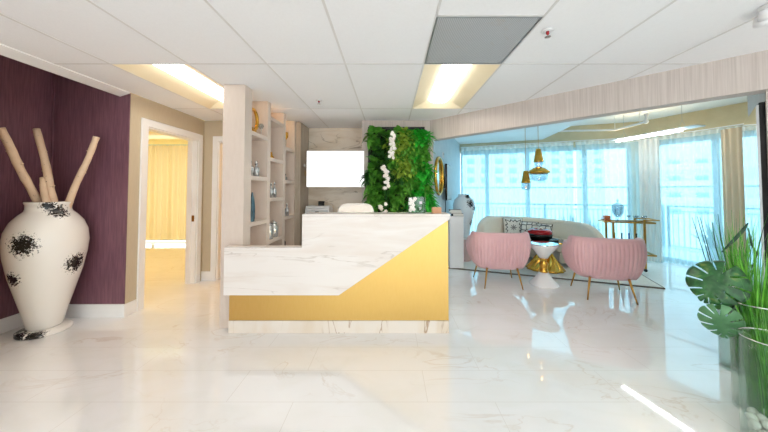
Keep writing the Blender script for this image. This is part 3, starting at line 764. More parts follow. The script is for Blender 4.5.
# decor in the niches
def flask(h, r, neck): return [(.001, 0), (r, 0), (r, h*.55), (r*.75, h*.66), (neck, h*.72), (neck, h*.9), (neck*1.3, h*.91), (neck*1.3, h), (.001, h)]
def bottle(x, y, z, h, r, mat, label, name='glass_bottle', cap='chrome', grp=None):
    b_ = thing(name, label, 'bottle', (x, y, z), 0, grp)
    MB().lathe(flask(h, r, r*.35), 20).build('body', mat, b_, True)
    MB().sphere((0, 0, h+r*.35), r*.42, 12, 8).build('stopper', cap, b_, True)
noisy('silver_mottled', '8E9496', 'F0F2F2', 30, .15, .6)
bottle(-1.72, 3.53, 1.71, .185, .035, 'silver_mottled', 'silver stoppered bottle, nearer of two on the shelf above the teal sculpture')
bottle(-1.70, 3.64, 1.71, .17, .038, 'silver_mottled', 'silver stoppered bottle, farther of two on the shelf above the teal sculpture')
bottle(-1.705, 4.11, 1.43, .19, .035, 'silver_mottled', 'silver bottle in the middle niche, nearer one of the pair above the jars')
bottle(-1.70, 4.22, 1.43, .21, .03, 'silver_mottled', 'taller silver bottle in the middle niche, farther one of the pair above the jars')
for yy, hh_, lb in ((4.08, .22, 'nearer mottled silver jar on the lowest visible middle shelf'), (4.25, .24, 'farther mottled silver jar on the lowest visible middle shelf')):
    j = thing('lidded_jar', lb, 'jar', (-1.72, yy, .85))
    MB().lathe([(.001, 0), (.06, 0), (.07, .04), (.07, hh_*.7), (.05, hh_*.8), (.05, hh_*.84), (.001, hh_*.84)], 20).build('body', 'silver_mottled', j, True)
    MB().lathe([(.055, hh_*.845), (.055, hh_*.9), (.02, hh_*.97), (.01, hh_*1.05), (.001, hh_*1.06)], 20).build('lid', 'chrome', j, True)
sp = MB(); rs = []
for k in range(13):
    t_ = k/12; w_ = .042*(1-t_**3*.75); rs.append([(p[0]*1, p[1], .36*t_) for p in superrect(w_*.6, w_, 16, 3, (math.sin(t_*3)*.008, 0))])
tag(sp.rings(rs).build('glass_sculpture', 'teal_glass', None, True), 'dark teal tapering glass sculpture in the nearest niche', 'sculpture').location = (-1.705, 3.55, 1.15)
rg = thing('ring_sculpture', 'gold open ring sculpture at the top of the nearest niche', 'sculpture', (-1.72, 3.58, 2.25))
MB().tube([(0, .11*math.cos(2*math.pi*k/32), .17+.13*math.sin(2*math.pi*k/32)) for k in range(32)], .022, 10, closed=True).build('ring', 'gold', rg, True)
MB().lathe([(.05, 0), (.05, .02), (.01, .03), (.01, .045), (.001, .045)], 20).build('base', 'gold', rg, True)
gc = thing('crystal_ball', 'small clear ball on a stand beside the gold ring sculpture', 'ornament', (-1.70, 3.76, 2.25))
MB().sphere((0, 0, .13), .035, 16, 10).build('ball', 'cut_glass', gc, True); MB().lathe([(.03, 0), (.006, .02), (.006, .08), (.02, .098), (.001, .098)], 16).build('stand', 'chrome', gc, True)
gd = thing('gold_ornament', 'tiny gold ornament on the middle niche shelf below the topmost', 'ornament', (-1.71, 4.12, 1.99))
MB().lathe([(.03, 0), (.035, .03), (.015, .05), (.02, .07), (.001, .08)], 16).build('body', 'gold', gd, True)
MB().sphere((0, 0, .085), .014, 10, 8).build('finial', 'gold', gd, True)
gb_ = thing('goblet', 'gold and glass goblet at the top of the farthest niche', 'goblet', (-1.70, 4.66, 2.23))
MB().lathe([(.04, 0), (.006, .012), (.006, .13), (.001, .13)], 16).build('stem', 'chrome', gb_, True)
MB().lathe([(.01, .131), (.035, .17), (.04, .25), (.036, .25), (.03, .175), (.002, .14)], 20).build('cup', 'gold', gb_, True)
bottle(-1.70, 4.65, 1.70, .08, .034, 'cut_glass', 'small perfume bottle with black stopper in the farthest niche', 'perfume_bottle', 'black_matte')
bottle(-1.71, 4.62, 1.12, .17, .032, 'silver_mottled', 'silver bottle in the farthest niche, nearer one of two')
bottle(-1.70, 4.74, 1.12, .18, .032, 'silver_mottled', 'silver bottle in the farthest niche, farther one of two')
bottle(-1.70, 4.62, .58, .22, .03, 'glass_dark', 'dark narrow bottle low in the farthest niche', cap='black_matte')

# ---------------- floor urn with birch branches
VX, VY = -3.755, 3.17
blot('urn_glaze', [(.09, -.29, .93, .17), (.30, .03, .68, .16), (.17, -.06, 1.24, .12), (.13, -.12, 1.31, .09), (-.03, -.27, .58, .11)])
ur = thing('floor_urn', 'huge cream urn with black ink splashes, standing before the purple wall', 'urn', (VX, VY, .055))
prof = [(.001, 0), (.12, 0), (.135, .02), (.17, .18), (.22, .38), (.27, .58), (.305, .78), (.318, .92), (.305, 1.04), (.27, 1.14), (.215, 1.215), (.18, 1.25), (.172, 1.275), (.172, 1.32), (.182, 1.34), (.180, 1.352),
        (.165, 1.352), (.155, 1.33), (.155, 1.25), (.19, 1.2), (.24, 1.1), (.28, .92), (.2, .4), (.10, .04), (.001, .04)]
MB().lathe(prof, 64).build('body', 'urn_glaze', ur, True)
blot('saucer_glaze', [(-.15, -.1, .03, .12), (-.05, -.2, .03, .14), (.1, -.17, .03, .12)])
us = MB().lathe([(.001, 0), (.195, 0), (.21, .012), (.21, .04), (.19, .052), (.001, .052)], 48).build('urn_saucer', 'saucer_glaze', None, True)
us.location = (VX, VY, 0); tag(us, 'round cream saucer with black splashes under the huge urn', 'saucer')
def branch(tip, rim, down, r, label, knots, seed):
    tip = Vector(tip); rim = Vector(rim); a = rim+(rim-tip).normalized()*down; b_ = tip; rr = random.Random(seed); n = 16; pts = []; rad = []
    sd = (b_-a).cross(Vector((0, 1, 0))).normalized()
    for k in range(n+1):
        t_ = k/n; pts.append(a.lerp(b_, t_)+sd*math.sin(t_*9+seed)*.006); rad.append(r*(1.08-.12*t_)*rr.uniform(.93, 1.08))
    o = thing('birch_branch', label, 'branch', a)
    off(MB().tube(pts, rad, 12), a).build('trunk', 'birch', o, True)
    L_ = (b_-a).length
    for z_, sg in knots:
        t_ = 1-z_/L_; p = a.lerp(b_, t_)-a; MB().tube([p, p+sd*sg*r*1.5+(b_-a).normalized()*.02], [r*.4, r*.2], 8).build('knot', 'birch', o, True)
def st(px, py, Y): return tuple(PT(px, py, Y))
branch(st(0, 128, 2.9), st(38, 203, 3.14), .15, .034, 'leftmost birch branch, leaning left out of the huge urn', [(.25, 1), (.4, -1), (.12, 1), (.55, 1)], 3)
branch(st(37, 129, 3.2), st(54, 202, 3.17), .3, .033, 'tallest birch branch, standing in the middle of the huge urn', [(.3, -1), (.5, 1), (.62, 1), (.7, -1)], 5)
branch(st(42.5, 178, 3.16), st(46, 202, 3.10), .2, .029, 'short birch stub beside the tallest branch in the urn', [(.12, 1)], 8)
branch(st(97, 137, 3.35), st(69, 202, 3.24), .12, .031, 'right birch branch, leaning right out of the huge urn', [(.2, 1), (.45, -1)], 11)

# ---------------- lounge: console, books, urn on plinth
cs = thing('console_cabinet', 'white console cabinet beyond the right end of the desk', 'console', (1.31, 5.76, .021))
MB().box(-.145, .13, -.12, .12, 0, .985).build('body', 'white_gloss', cs, bevel=.004)
MB().box(-.148, .137, -.13, .13, .9855, 1.01).build('top', 'white_gloss', cs, bevel=.003)
MB().box(-.13, .12, -.135, -.121, .05, .975).build('door', 'white_gloss', cs, bevel=.003)
z_ = 1.0315
for (w_, d_, h_, mt, dx_, lb) in ((.21, .17, .045, 'black_matte', .035, 'black-covered book at the bottom of the console stack'), (.22, .18, .022, 'book_brown', .0, 'brown book second from the bottom of the console stack'),
                                  (.24, .18, .03, 'white_plastic', -.01, 'white book in the middle of the console stack'), (.22, .17, .025, 'book_grey', -.01, 'dark grey book on top of the console stack')):
    bk = thing('book', lb, 'book', (1.31+dx_, 5.76, z_), rnd.uniform(-.06, .06), 'books stacked on the console')
    MB().box(-w_/2+.005, w_/2-.004, -d_/2+.004, d_/2-.004, .003, h_-.003).build('pages', 'paper', bk)
    MB().box(-w_/2, w_/2, -d_/2, d_/2, 0, .003).box(-w_/2, w_/2, -d_/2, d_/2, h_-.003, h_).box(-w_/2, -w_/2+.004, -d_/2, d_/2, .003, h_-.003).build('cover', mt, bk)
    z_ += h_+.0005
pl = thing('plinth', 'low pinkish round plinth under the blue-white urn beside the console', 'plinth', (1.62, 6.3, .021))
MB().lathe([(.001, 0), (.14, 0), (.15, .02), (.15, .47), (.001, .47)], 40).build('drum', 'pink_plinth', pl, True)
MB().lathe([(.001, .4705), (.175, .4705), (.175, .515), (.001, .515)], 40).build('top_slab', 'white_gloss', pl)
blot('lounge_urn_glaze', [(.08, -.18, .72, .14), (.17, -.12, .62, .12), (.16, -.1, .3, .12), (.05, -.12, .87, .1)], 'DDE8EE')
lu = thing('lounge_urn', 'pale blue-white urn with black sprig marks on the pinkish plinth', 'urn', (1.62, 6.3, .5365))
MB().lathe([(.001, 0), (.10, 0), (.11, .02), (.14, .2), (.19, .42), (.235, .6), (.235, .7), (.2, .8), (.13, .86), (.12, .88), (.12, .915), (.105, .915), (.10, .86), (.18, .76), (.2, .6), (.09, .05), (.001, .04)], 48).build('body', 'lounge_urn_glaze', lu, True)

# round mirror, portrait screen, thermostat on the side wall of the lounge
def Lobj(u, v, z, extra=0): return (L(u, v)[0], L(u, v)[1], z)
mi = thing('round_mirror', 'round gold-framed mirror on the pale blue wall beside the living wall', 'mirror', Lobj(.002, .37, 1.80), LA)
tm = Matrix.Rotation(R(90), 4, 'Y')
turned(MB().lathe([(.001, .012), (.30, .012), (.30, .018), (.001, .018)], 48), tm).build('glass', 'mirror_glass', mi, True)
MB().tube([(.022, .335*math.cos(2*math.pi*k/48), .335*math.sin(2*math.pi*k/48)) for k in range(48)], .028, 10, closed=True).build('frame', 'gold', mi, True)
tv = thing('wall_screen', 'slim black wall-mounted screen between the round mirror and the windows', 'tv', Lobj(.002, 1.02, 1.70), LA)
MB().box(.06, .10, -.27, .27, -.36, .36).build('housing', 'black_gloss', tv, bevel=.004)
MB().box(.1005, .102, -.26, .26, -.345, .345).build('screen', 'blue_grey_wall', tv)  # pale blue-grey colour stands for the reflection on the screen
MB().box(.0, .059, -.1, .1, -.12, .12).build('bracket', 'black_matte', tv)
tag(off(MB().tube([(.03, -.05, -.122), (.028, -.05, -.5), (.02, -.05, -.69)], .006), (0, 0, 0)).build('cable', 'black_matte', tv, True))
th = thing('thermostat', 'small thermostat on the pale blue wall above the slim screen', 'thermostat', Lobj(.001, .86, 2.24), LA)
MB().box(0, .02, -.04, .04, -.06, .06).build('housing', 'grey_plastic', th, bevel=.004)
MB().box(.0205, .022, -.025, .025, 0, .04).build('display', 'black_gloss', th)

# ---------------- armchairs
def sweep_shell(path, hfun, z0, thick, profile_out, flute=0, nfl=0, n=120, bottom_in=.06):
    rs = []
    for i in range(n+1):
        t_ = i/n; p, nn = path(t_); h = hfun(t_); loop = []
        K = 12
        fl = flute*abs(math.sin(math.pi*nfl*t_)) if nfl else 0
        for k in range(K+1):                                   # outer face, up
            f = k/K; z = z0+(h-thick/2-z0)*f; loop.append((p+nn*(profile_out(f)+fl*(1-f**8)*min(1, f*6)), z))
        for k in range(1, 8):                                  # rounded rim
            a = math.pi*k/8; ctr = profile_out(1)-thick/2; loop.append((p+nn*(ctr+(thick/2)*math.cos(a)), h-thick/2+thick/2*math.sin(a)))
        for k in range(K+1):                                   # inner face, down
            f = 1-k/K; z = z0+(h-thick/2-z0)*f; loop.append((p+nn*(profile_out(f)-thick), z))
        rs.append([(q.x, q.y, z) for q, z in loop])
    return MB().rings(rs)
def make_armchair(label, loc, rz):
    t = thing('armchair', label, 'armchair', loc, rz, None)
    A_, B_ = .465, .37
    tab = []; acc = 0                        # round from one arm behind to the other, evenly by length
    for k in range(401):
        a = R(180-38)+R(256)*k/400; cx, sy = math.cos(a), math.sin(a); e = 2/4.0
        q = Vector((A_*math.copysign(abs(cx)**e, cx), B_*math.copysign(abs(sy)**e, sy)))
        if tab: acc += (q-tab[-1][1]).length
        tab.append((acc, q))
    def raw(s_):
        d = s_*acc; lo = 0; hi = 400
        while hi-lo > 1:
            m_ = (lo+hi)//2
            if tab[m_][0] < d: lo = m_
            else: hi = m_
        w_ = (d-tab[lo][0])/max(1e-9, tab[hi][0]-tab[lo][0]); return tab[lo][1].lerp(tab[hi][1], min(1, max(0, w_)))
    def path(s_):
        q = raw(s_); tn = raw(min(1, s_+.012))-raw(max(0, s_-.012)); nn = Vector((tn.y, -tn.x)).normalized()
        if nn.dot(q) < 0: nn = -nn
        return q, nn
    def hf(s_):
        d = min(s_, 1-s_); k = min(1, max(0, (d-.13)/.08)); k = k*k*(3-2*k)
        e = min(1, d/.05); return .75+.120*k-.10*(1-math.sqrt(max(0, 1-(1-e)**2)))
    def po(f): return .01-.11*(1-f)**2.6-.018*max(0, f-.7)/.3
    sweep_shell(path, hf, .30, .085, po, .012, 40, n=320).build('shell', 'pink_velvet', t, True)
    # underside + cushion
    mb = MB(); rs = []
    for z, s_ in ((.275, .62), (.285, .74), (.32, .78), (.36, .8)): rs.append([(x, y, z) for x, y in superrect(A_*s_, B_*s_, 48, 3.1)])
    mb.rings(rs).build('seat_base', 'pink_velvet', t, True)
    rs = []
    for z, s_ in ((.361, .76), (.38, .82), (.44, .83), (.475, .80), (.485, .72)): rs.append([(x, y+.03, z) for x, y in superrect(A_*s_, B_*s_*1.05, 48, 3.5)])
    MB().rings(rs).build('seat_cushion', 'pink_velvet', t, True)
    for (x, y) in ((-.33, .27), (.33, .27), (-.29, -.34), (.29, -.34)):
        lg = MB().tube([(x*.80, y*.78, .31), (x, y, 0.0)], [.017, .009], 12).build('leg', 'brass', t, True)
    return t
make_armchair('pink channel-tufted armchair nearer the desk, seen from behind', (1.79, 4.84, 0), R(-4))
make_armchair('pink channel-tufted armchair in front of the bar cart, turned to the right', (3.145, 4.31, 0), R(-17))

# ---------------- side table, coffee table and bowl
stb = thing('side_table', 'white hourglass side table with a gold waist between the pink armchairs', 'side table', (2.515, 4.74, 0))
MB().lathe([(.001, 0), (.22, 0), (.225, .012), (.215, .025), (.12, .12), (.07, .20), (.001, .20)], 40).build('base_cone', 'white_gloss', stb, True)
MB().lathe([(.068, .2005), (.075, .22), (.055, .25), (.05, .29), (.075, .33), (.05, .37), (.055, .41), (.07, .43), (.001, .43)], 32).build('waist', 'gold', stb, True)
MB().lathe([(.065, .4305), (.11, .50), (.19, .60), (.22, .64), (.22, .655), (.001, .655)], 40).build('top_cone', 'white_gloss', stb, True)
MB().lathe([(.001, .6555), (.222, .6555), (.222, .668), (.001, .668)], 40).build('table_top', 'mirror_glass', stb)
CT = L(1.86, 1.43)
ct = thing('coffee_table', 'round coffee table with a dark top on a flared gold pedestal', 'coffee table', (CT[0], CT[1], .022))
rs = []
for k in range(15):
    t_ = k/14; r_ = .07+(.27*(1-t_/.72)**1.15 if t_ < .72 else .6*(t_-.72)); rs.append([((r_+.012*math.cos(12*a))*math.cos(a+t_*1.2), (r_+.012*math.cos(12*a))*math.sin(a+t_*1.2), .525*t_) for a in [2*math.pi*q/72 for q in range(72)]])
MB().rings(rs).build('pedestal', 'gold', ct, True)
MB().lathe([(.001, .5255), (.37, .5255), (.38, .535), (.38, .55), (.001, .55)], 48).build('rim', 'gold', ct, True)
MB().lathe([(.001, .5505), (.365, .5505), (.365, .556), (.001, .556)], 48).build('table_top', 'black_gloss', ct)
tr_ = thing('round_tray', 'round black tray on the coffee table under the red bowl', 'tray', (CT[0], CT[1]-.02, .5785))
MB().lathe([(.001, 0), (.22, 0), (.235, .022), (.228, .022), (.214, .006), (.001, .006)], 40).build('dish', 'black_gloss', tr_, True)
bw = thing('lacquer_bowl', 'red and black lacquered round bowl on the coffee table tray', 'bowl', (CT[0]-.10, CT[1]-.02, .586)); bw.scale = (1.18, 1.18, 1.1)
MB().lathe([(.001, 0), (.13, 0), (.17, .03), (.19, .09), (.188, .11), (.001, .11)], 40).build('lower_body', 'black_gloss', bw, True)
MB().lathe([(.188, .1105), (.18, .15), (.15, .18), (.11, .19), (.10, .18), (.001, .15)], 40).build('upper_body', 'red_bowl', bw, True)
fl = MB()
for k in range(7):
    a = 2*math.pi*k/7; blossom(fl, (.04*math.cos(a), .04*math.sin(a), .205+.02*(k % 2)), .03, (math.cos(a)*.5, math.sin(a)*.5, 1))
fo = fl.build('white_blossoms', 'petal', None); fo.location = (CT[0]-.08, CT[1], .59); tag(fo, 'small white blossoms lying in the top of the red bowl', 'flowers')

# ---------------- curved sofa, cushions
sf = thing('curved_sofa', 'cream crescent sofa in front of the sheer curtains', 'sofa', (L(1.75, 1.5)[0], L(1.75, 1.5)[1], .021), LA)
def spath(s_):
    a = R(172)-R(164)*s_; p = Vector((1.20*math.cos(a), 1.28*math.sin(a))); nn = Vector((math.cos(a)/1.26, math.sin(a)/1.30)).normalized(); return p, nn
def shf(s_):
    d = min(s_, 1-s_); k = min(1, d/.16); e = min(1, d/.03); return .755-.125*s_+.19*math.sin(k*math.pi/2)-.12*(1-math.sqrt(max(0, 1-(1-e)**2)))
sweep_shell(spath, shf, .08, .17, lambda f: .0-.05*(1-f), n=80).build('backrest', 'cream_boucle', sf, True)
def sseat(z0, z1, ri, ro, nm):
    rs = []
    for i in range(61):
        s_ = .045+.91*i/60; p, nn = spath(s_); q0 = p-nn*ri; q1 = p-nn*ro
        loop = [(q0, z0), (q0, z1-.04), (q0-nn*.03, z1), (q1+nn*.04, z1), (q1, z1-.04), (q1, z0+.03), (q1+nn*.03, z0)]
        rs.append([(q.x, q.y, z) for q, z in loop])
    MB().rings(rs).build(nm, 'cream_boucle', sf, True, bevel=.012)
sseat(.08, .30, .225, .80, 'base'); sseat(.301, .47, .20, .84, 'seat_cushion')
for s_ in (.08, .36, .64, .92):
    p, nn = spath(s_); q = p-nn*.4
    MB().lathe([(.03, 0), (.03, .08), (.001, .08)], 12, (q.x, q.y, 0)).build('leg', 'brass', sf, True)
def cushion(label, u, v, z, rz, sz, mat, tilt):
    t = thing('throw_cushion', label, 'cushion', (L(u, v)[0], L(u, v)[1], z), LA+rz)
    def f(sgn):
        def g(a, b_):
            x, y = 2*a-1, 2*b_-1; th_ = .075*((1-x**4)*(1-y**4))**.6; k = 1-.06*(1-abs(x*y))
            return Vector((x*sz/2*k, sgn*th_, (y+1)*sz/2*k))
        return g
    m = MB().grid(f(1), 16, 16).grid(f(-1), 16, 16)
    turned(m, Matrix.Rotation(R(tilt), 4, 'X')).build('cover', mat, t, True)
    pts = []
    for x, y in ((-1, -1), (1, -1), (1, 1), (-1, 1)): pts.append(Matrix.Rotation(R(tilt), 4, 'X') @ Vector((x*sz/2*.99, 0, (y+1)*sz/2*.99)))
    MB().tube(pts, .006, 6, closed=True).build('piping', 'black_matte', t, True)
# the printed star-and-scroll cover
t = NT('cushion_star'); tcn = t.n('ShaderNodeTexCoord'); sp_ = t.n('ShaderNodeSeparateXYZ'); t.l(tcn.outputs['Object'], sp_.inputs[0])
def mth(op, a, b_=None, cl=False):
    n_ = t.n('ShaderNodeMath', _operation=op, _use_clamp=cl)
    for i, q in enumerate((a, b_)):
        if q is None: continue
        if hasattr(q, 'default_value'): t.l(q, n_.inputs[i])
        else: n_.inputs[i].default_value = q
    return n_.outputs[0]
zz = mth('SUBTRACT', sp_.outputs[2], .2); xx = sp_.outputs[0]
rad_ = mth('SQRT', mth('ADD', mth('MULTIPLY', xx, xx), mth('MULTIPLY', zz, zz))); ang = mth('ARCTAN2', zz, xx)
star = mth('LESS_THAN', rad_, mth('ADD', .035, mth('MULTIPLY', .035, mth('COSINE', mth('MULTIPLY', ang, 8)))))
sq = mth('MAXIMUM', mth('ABSOLUTE', xx), mth('ABSOLUTE', zz)); sq2 = mth('ADD', sq, mth('MULTIPLY', .018, mth('COSINE', mth('MULTIPLY', ang, 12))))
ring = mth('LESS_THAN', mth('ABSOLUTE', mth('SUBTRACT', sq2, .145)), .010)
t.pbr(t.mix(mth('MAXIMUM', star, ring), lin('F0ECE4'), lin('1E2026')), .85); M['cushion_star'] = t.m
cushion('printed cushion with a black star, leftmost on the cream sofa', 1.34, 2.31, .494, R(8), .42, 'cushion_star', -14)
cushion('printed cushion in the middle of the three on the cream sofa', 1.64, 2.15, .494, R(-22), .36, 'cushion_print', -16)
cushion('printed cushion nearest the red bowl, rightmost of the three on the sofa', 1.88, 2.01, .494, R(-35), .35, 'cushion_print', -20)

# ---------------- rug
rg_ = thing('area_rug', 'pale low-pile rug with a thin dark edge under the lounge seating', 'rug', (L(2, 2)[0], L(2, 2)[1], 0), LA)
MB().box(-1.93, 1.42, -1.12, .95, .002, .02).build('pile', 'rug_pile', rg_)
MB().box(-1.95, 1.44, -1.145, -1.121, .001, .02).box(-1.95, 1.44, .951, .975, .001, .02).box(-1.95, -1.931, -1.12, .95, .001, .02).box(1.421, 1.44, -1.12, .95, .001, .02).build('binding', 'rug_edge', rg_)

# ---------------- bar cart and what is on it
bx, by = L(3.33, 2.05)
bc = thing('bar_cart', 'two-tier gold bar cart in front of the sheer curtains', 'bar cart', (bx, by, .021), LA)
for z in (.90, .30):
    MB().box(-.36, .40, -.17, .17, z, z+.008).build('shelf', 'clear_glass', bc)
    MB().box(-.36, .40, -.19, -.17, z-.01, z+.02).box(-.36, .40, .17, .19, z-.01, z+.02).box(-.38, -.36, -.19, .19, z-.01, z+.02).box(.40, .42, -.19, .19, z-.01, z+.02).build('rail', 'brass', bc, bevel=.002)
for x in (-.24, .24):
    for y in (-.205, .205):
        MB().box(x-.018, x+.018, y-.012, y+.012, .06, .97 if x > 0 else .92).build('post', 'brass', bc, bevel=.002)
        MB().sphere((x, y, .03), .03, 12, 8).build('caster', 'black_matte', bc, True)
MB().tube([(.24, -.205, .96), (.46, -.205, .96), (.46, .205, .96), (.24, .205, .96)], .011).build('handle', 'brass', bc, True)
def onc(u, v, z): return Lobj(3.33+u, 2.05+v, z+.021)
ci = thing('copper_tumbler', 'copper cube-shaped ice holder at the left end of the bar cart', 'ice holder', onc(-.30, -.06, .921), LA)
MB().box(-.05, .05, -.05, .05, -.012, .10).build('body', 'copper', ci, bevel=.006)
MB().tube([(-.05, 0, .07), (-.09, 0, .06), (-.09, 0, .03), (-.05, 0, .02)], .006).build('handle', 'copper', ci, True)
dp = thing('drinks_dispenser', 'tall footed clear glass drinks jar with a finial lid on the bar cart', 'glass jar', onc(-.10, 0, .909), LA)
MB().lathe([(.001, 0), (.06, 0), (.055, .01), (.012, .03), (.012, .07), (.06, .10), (.09, .16), (.10, .27), (.10, .29), (.094, .29), (.092, .27), (.082, .165), (.01, .085), (.001, .085)], 32).build('body', 'cut_glass', dp, True)
MB().lathe([(.10, .291), (.08, .33), (.02, .36), (.01, .38), (.022, .40), (.01, .43), (.001, .44)], 24).build('lid', 'cut_glass', dp, True)
MB().tube([(0, -.092, .13), (0, -.13, .13), (0, -.13, .11)], .008).build('tap', 'chrome', dp, True)
gl0 = None
for k in range(5):
    p = onc(.09+.065*k, (-.03 if k % 2 else .05), .909)
    if gl0 is None:
        gl0 = thing('coupe_glass', '', 'glass', p, 0, 'coupe glasses in a row on the bar cart top')
        MB().lathe([(.001, 0), (.028, 0), (.026, .003), (.003, .006), (.003, .07), (.001, .07)], 20).build('stem', 'cut_glass', gl0, True)
        MB().lathe([(.003, .0705), (.025, .085), (.031, .115), (.03, .115), (.024, .088), (.001, .073)], 20).build('bowl', 'cut_glass', gl0, True); g_ = gl0
    else: g_ = copy_tree(gl0); g_.location = p
    g_['label'] = ['leftmost coupe glass on the bar cart, next to the footed jar', 'second coupe glass from the footed jar on the bar cart', 'middle coupe glass of the five on the bar cart', 'fourth coupe glass from the footed jar on the bar cart', 'coupe glass nearest the handle end of the bar cart'][k]
for k, (mt, nm) in enumerate((('glass_green', 'green'), ('teal_glass', 'teal'), ('glass_blue', 'deep blue'), ('glass_dark', 'dark brown'))):
    p = onc(-.17+.115*k, -.03, .309)
    b_ = thing('liquor_bottle', nm+' liquor bottle on the lower shelf of the bar cart', 'bottle', p, 0, 'liquor bottles on the lower cart shelf')
    MB().lathe([(.001, 0), (.035, 0), (.036, .01), (.036, .17), (.014, .22), (.012, .30), (.001, .30)], 20).build('body', mt, b_, True)
    MB().lathe([(.015, .3005), (.015, .33), (.001, .33)], 12).build('cap', mt, b_, True); b_.scale = (1, 1, 1.14)

# ---------------- pendants
def pend_shade(parent, z0, z1, r, glass_to, zc):
    MB().lathe([(.038, z0-zc+.004), (.044, z0-zc-.002), (r*.95, z1-zc+.02), (r, z1-zc), (r-.006, z1-zc), (r*.9, z1-zc+.02), (.038, z0-zc-.012)], 32).build('gold_shade', 'gold', parent, True)
    MB().sphere((0, 0, z1-zc+.03), .022, 12, 8).build('bulb', 'lamp_warm', parent, True)
PY = 5.7
a = PT(525.7, 171, PY); z1 = PT(525.7, 183, PY).z; z2 = PT(525.7, 190, PY).z
pa = thing('pendant_light', 'small gold cone pendant with a clear glass tip, hanging lower left', 'pendant lamp', (a.x, PY, 2.85))
pend_shade(pa, a.z, z1, .09, z2, 2.85)
MB().lathe([(.085, z1-2.8505), (.092, z1-2.88), (.08, z2-2.83), (.04, z2-2.85), (.001, z2-2.853)], 28).build('glass_tip', 'cut_glass', pa, True)
MB().tube([(0, 0, 0), (0, 0, a.z-2.85)], .004, 6).build('cord', 'brass', pa); MB().lathe([(.001, 0), (.06, 0), (.055, -.02), (.001, -.02)], 24).build('canopy', 'black_matte', pa)
b = PT(538.3, 149, PY); z1 = PT(538, 162, PY).z; zd0 = PT(538, 167, PY).z; zd1 = PT(538, 174, PY).z; z2 = PT(538, 181, PY).z
pb = thing('pendant_light', 'larger two-tier pendant of gold cone and wide gold disc over glass', 'pendant lamp', (b.x, PY, 2.85))
pend_shade(pb, b.z, z1, .095, 0, 2.85)
MB().lathe([(.08, z1-2.8505), (.075, (z1+zd0)/2-2.85), (.05, zd0-2.8495)], 28).build('glass_neck', 'cut_glass', pb, True)
MB().lathe([(.05, zd0-2.85), (.10, zd0-2.865), (.20, zd1-2.80), (.205, zd1-2.82), (.17, zd1-2.85), (.165, zd1-2.845), (.19, zd1-2.815), (.09, zd0-2.875)], 40).build('gold_disc', 'gold', pb, True)
MB().sphere((0, 0, zd0-2.93), .02, 12, 8).build('bulb', 'lamp_warm', pb, True)
MB().lathe([(.168, zd1-2.8505), (.15, z2-2.82), (.08, z2-2.85), (.001, z2-2.855)], 32).build('glass_bowl', 'cut_glass', pb, True)
MB().tube([(0, 0, 0), (0, 0, b.z-2.85)], .004, 6).build('cord', 'brass', pb); MB().lathe([(.001, 0), (.06, 0), (.055, -.02), (.001, -.02)], 24).build('canopy', 'black_matte', pb)

# linear lamp and pipe
A1 = Vector((4.92, 6.25, 2.575)); B1 = Vector((5.22, 4.80, 2.61)); c1 = (A1+B1)/2; d1_ = (B1-A1); ln = d1_.length/2; rz_ = math.atan2(d1_.y, d1_.x)
ll = thing('linear_pendant', 'long slim white linear lamp hanging on wires before the sheer curtains', 'pendant lamp', (c1.x, c1.y, c1.z), rz_)
MB().prism_xz([(-ln, .03), (ln, .03), (ln, .045), (-ln, .045)], -.13, .13).build('wing_reflector', 'white_plastic', ll)
MB().box(-ln+.05, ln-.25, -.028, .028, -.006, .029).build('tube', 'lamp_strip', ll, bevel=.01)
MB().box(-ln+.05, ln-.05, -.05, .05, .0455, .055).build('uplight', 'lamp_up', ll)
for x in (-ln+.2, ln-.25):
    MB().tube([(x, 0, .19), (x-.06, 0, .045)], .003, 5).tube([(x, 0, .19), (x+.06, 0, .045)], .003, 5).tube([(x, 0, .19), (x, 0, 3.15-c1.z)], .003, 5).build('wire', 'grey_metal', ll)
q = [PT(545, 131.5, 6.45), PT(585, 130.5, 6.3), PT(615, 130, 6.2), PT(640, 123.5, 5.5), PT(646, 121.5, 5.4), PT(646.5, 115, 5.4)]
pp = thing('ceiling_pipe', 'white sprinkler pipe with an elbow running under the lounge ceiling', 'pipe', q[2])
off(MB().tube(q, .022, 12), q[2]).build('pipe', 'white_plastic', pp, True)
off(MB().sphere(q[4], .045, 16, 10).sphere(q[5], .035, 16, 10), q[2]).build('elbow', 'white_plastic', pp, True)
for i in (0, 2, 3):
    if q[i].z < 3.15: off(MB().tube([q[i], (q[i].x, q[i].y, 3.15 if i else 2.85)], .006, 6), q[2]).build('hanger', 'white_plastic', pp)

# ---------------- tall mirror on the radial wall
mr = thing('wall_mirror', 'tall frameless mirror with a black edge on the right wall end', 'mirror', (W0.x, W0.y, 0), math.atan2(WD.y, WD.x))
MB().box(.012, 1.268, -.012, 0, .05, 2.30).build('glass', 'mirror_glass', mr)
MB().box(0, .0115, -.014, .002, .05, 2.30).build('edge', 'grey_metal', mr)
MB().box(-.004, 1.25, -.049, -.0145, .05, 2.32).build('backing', 'black_matte', mr)

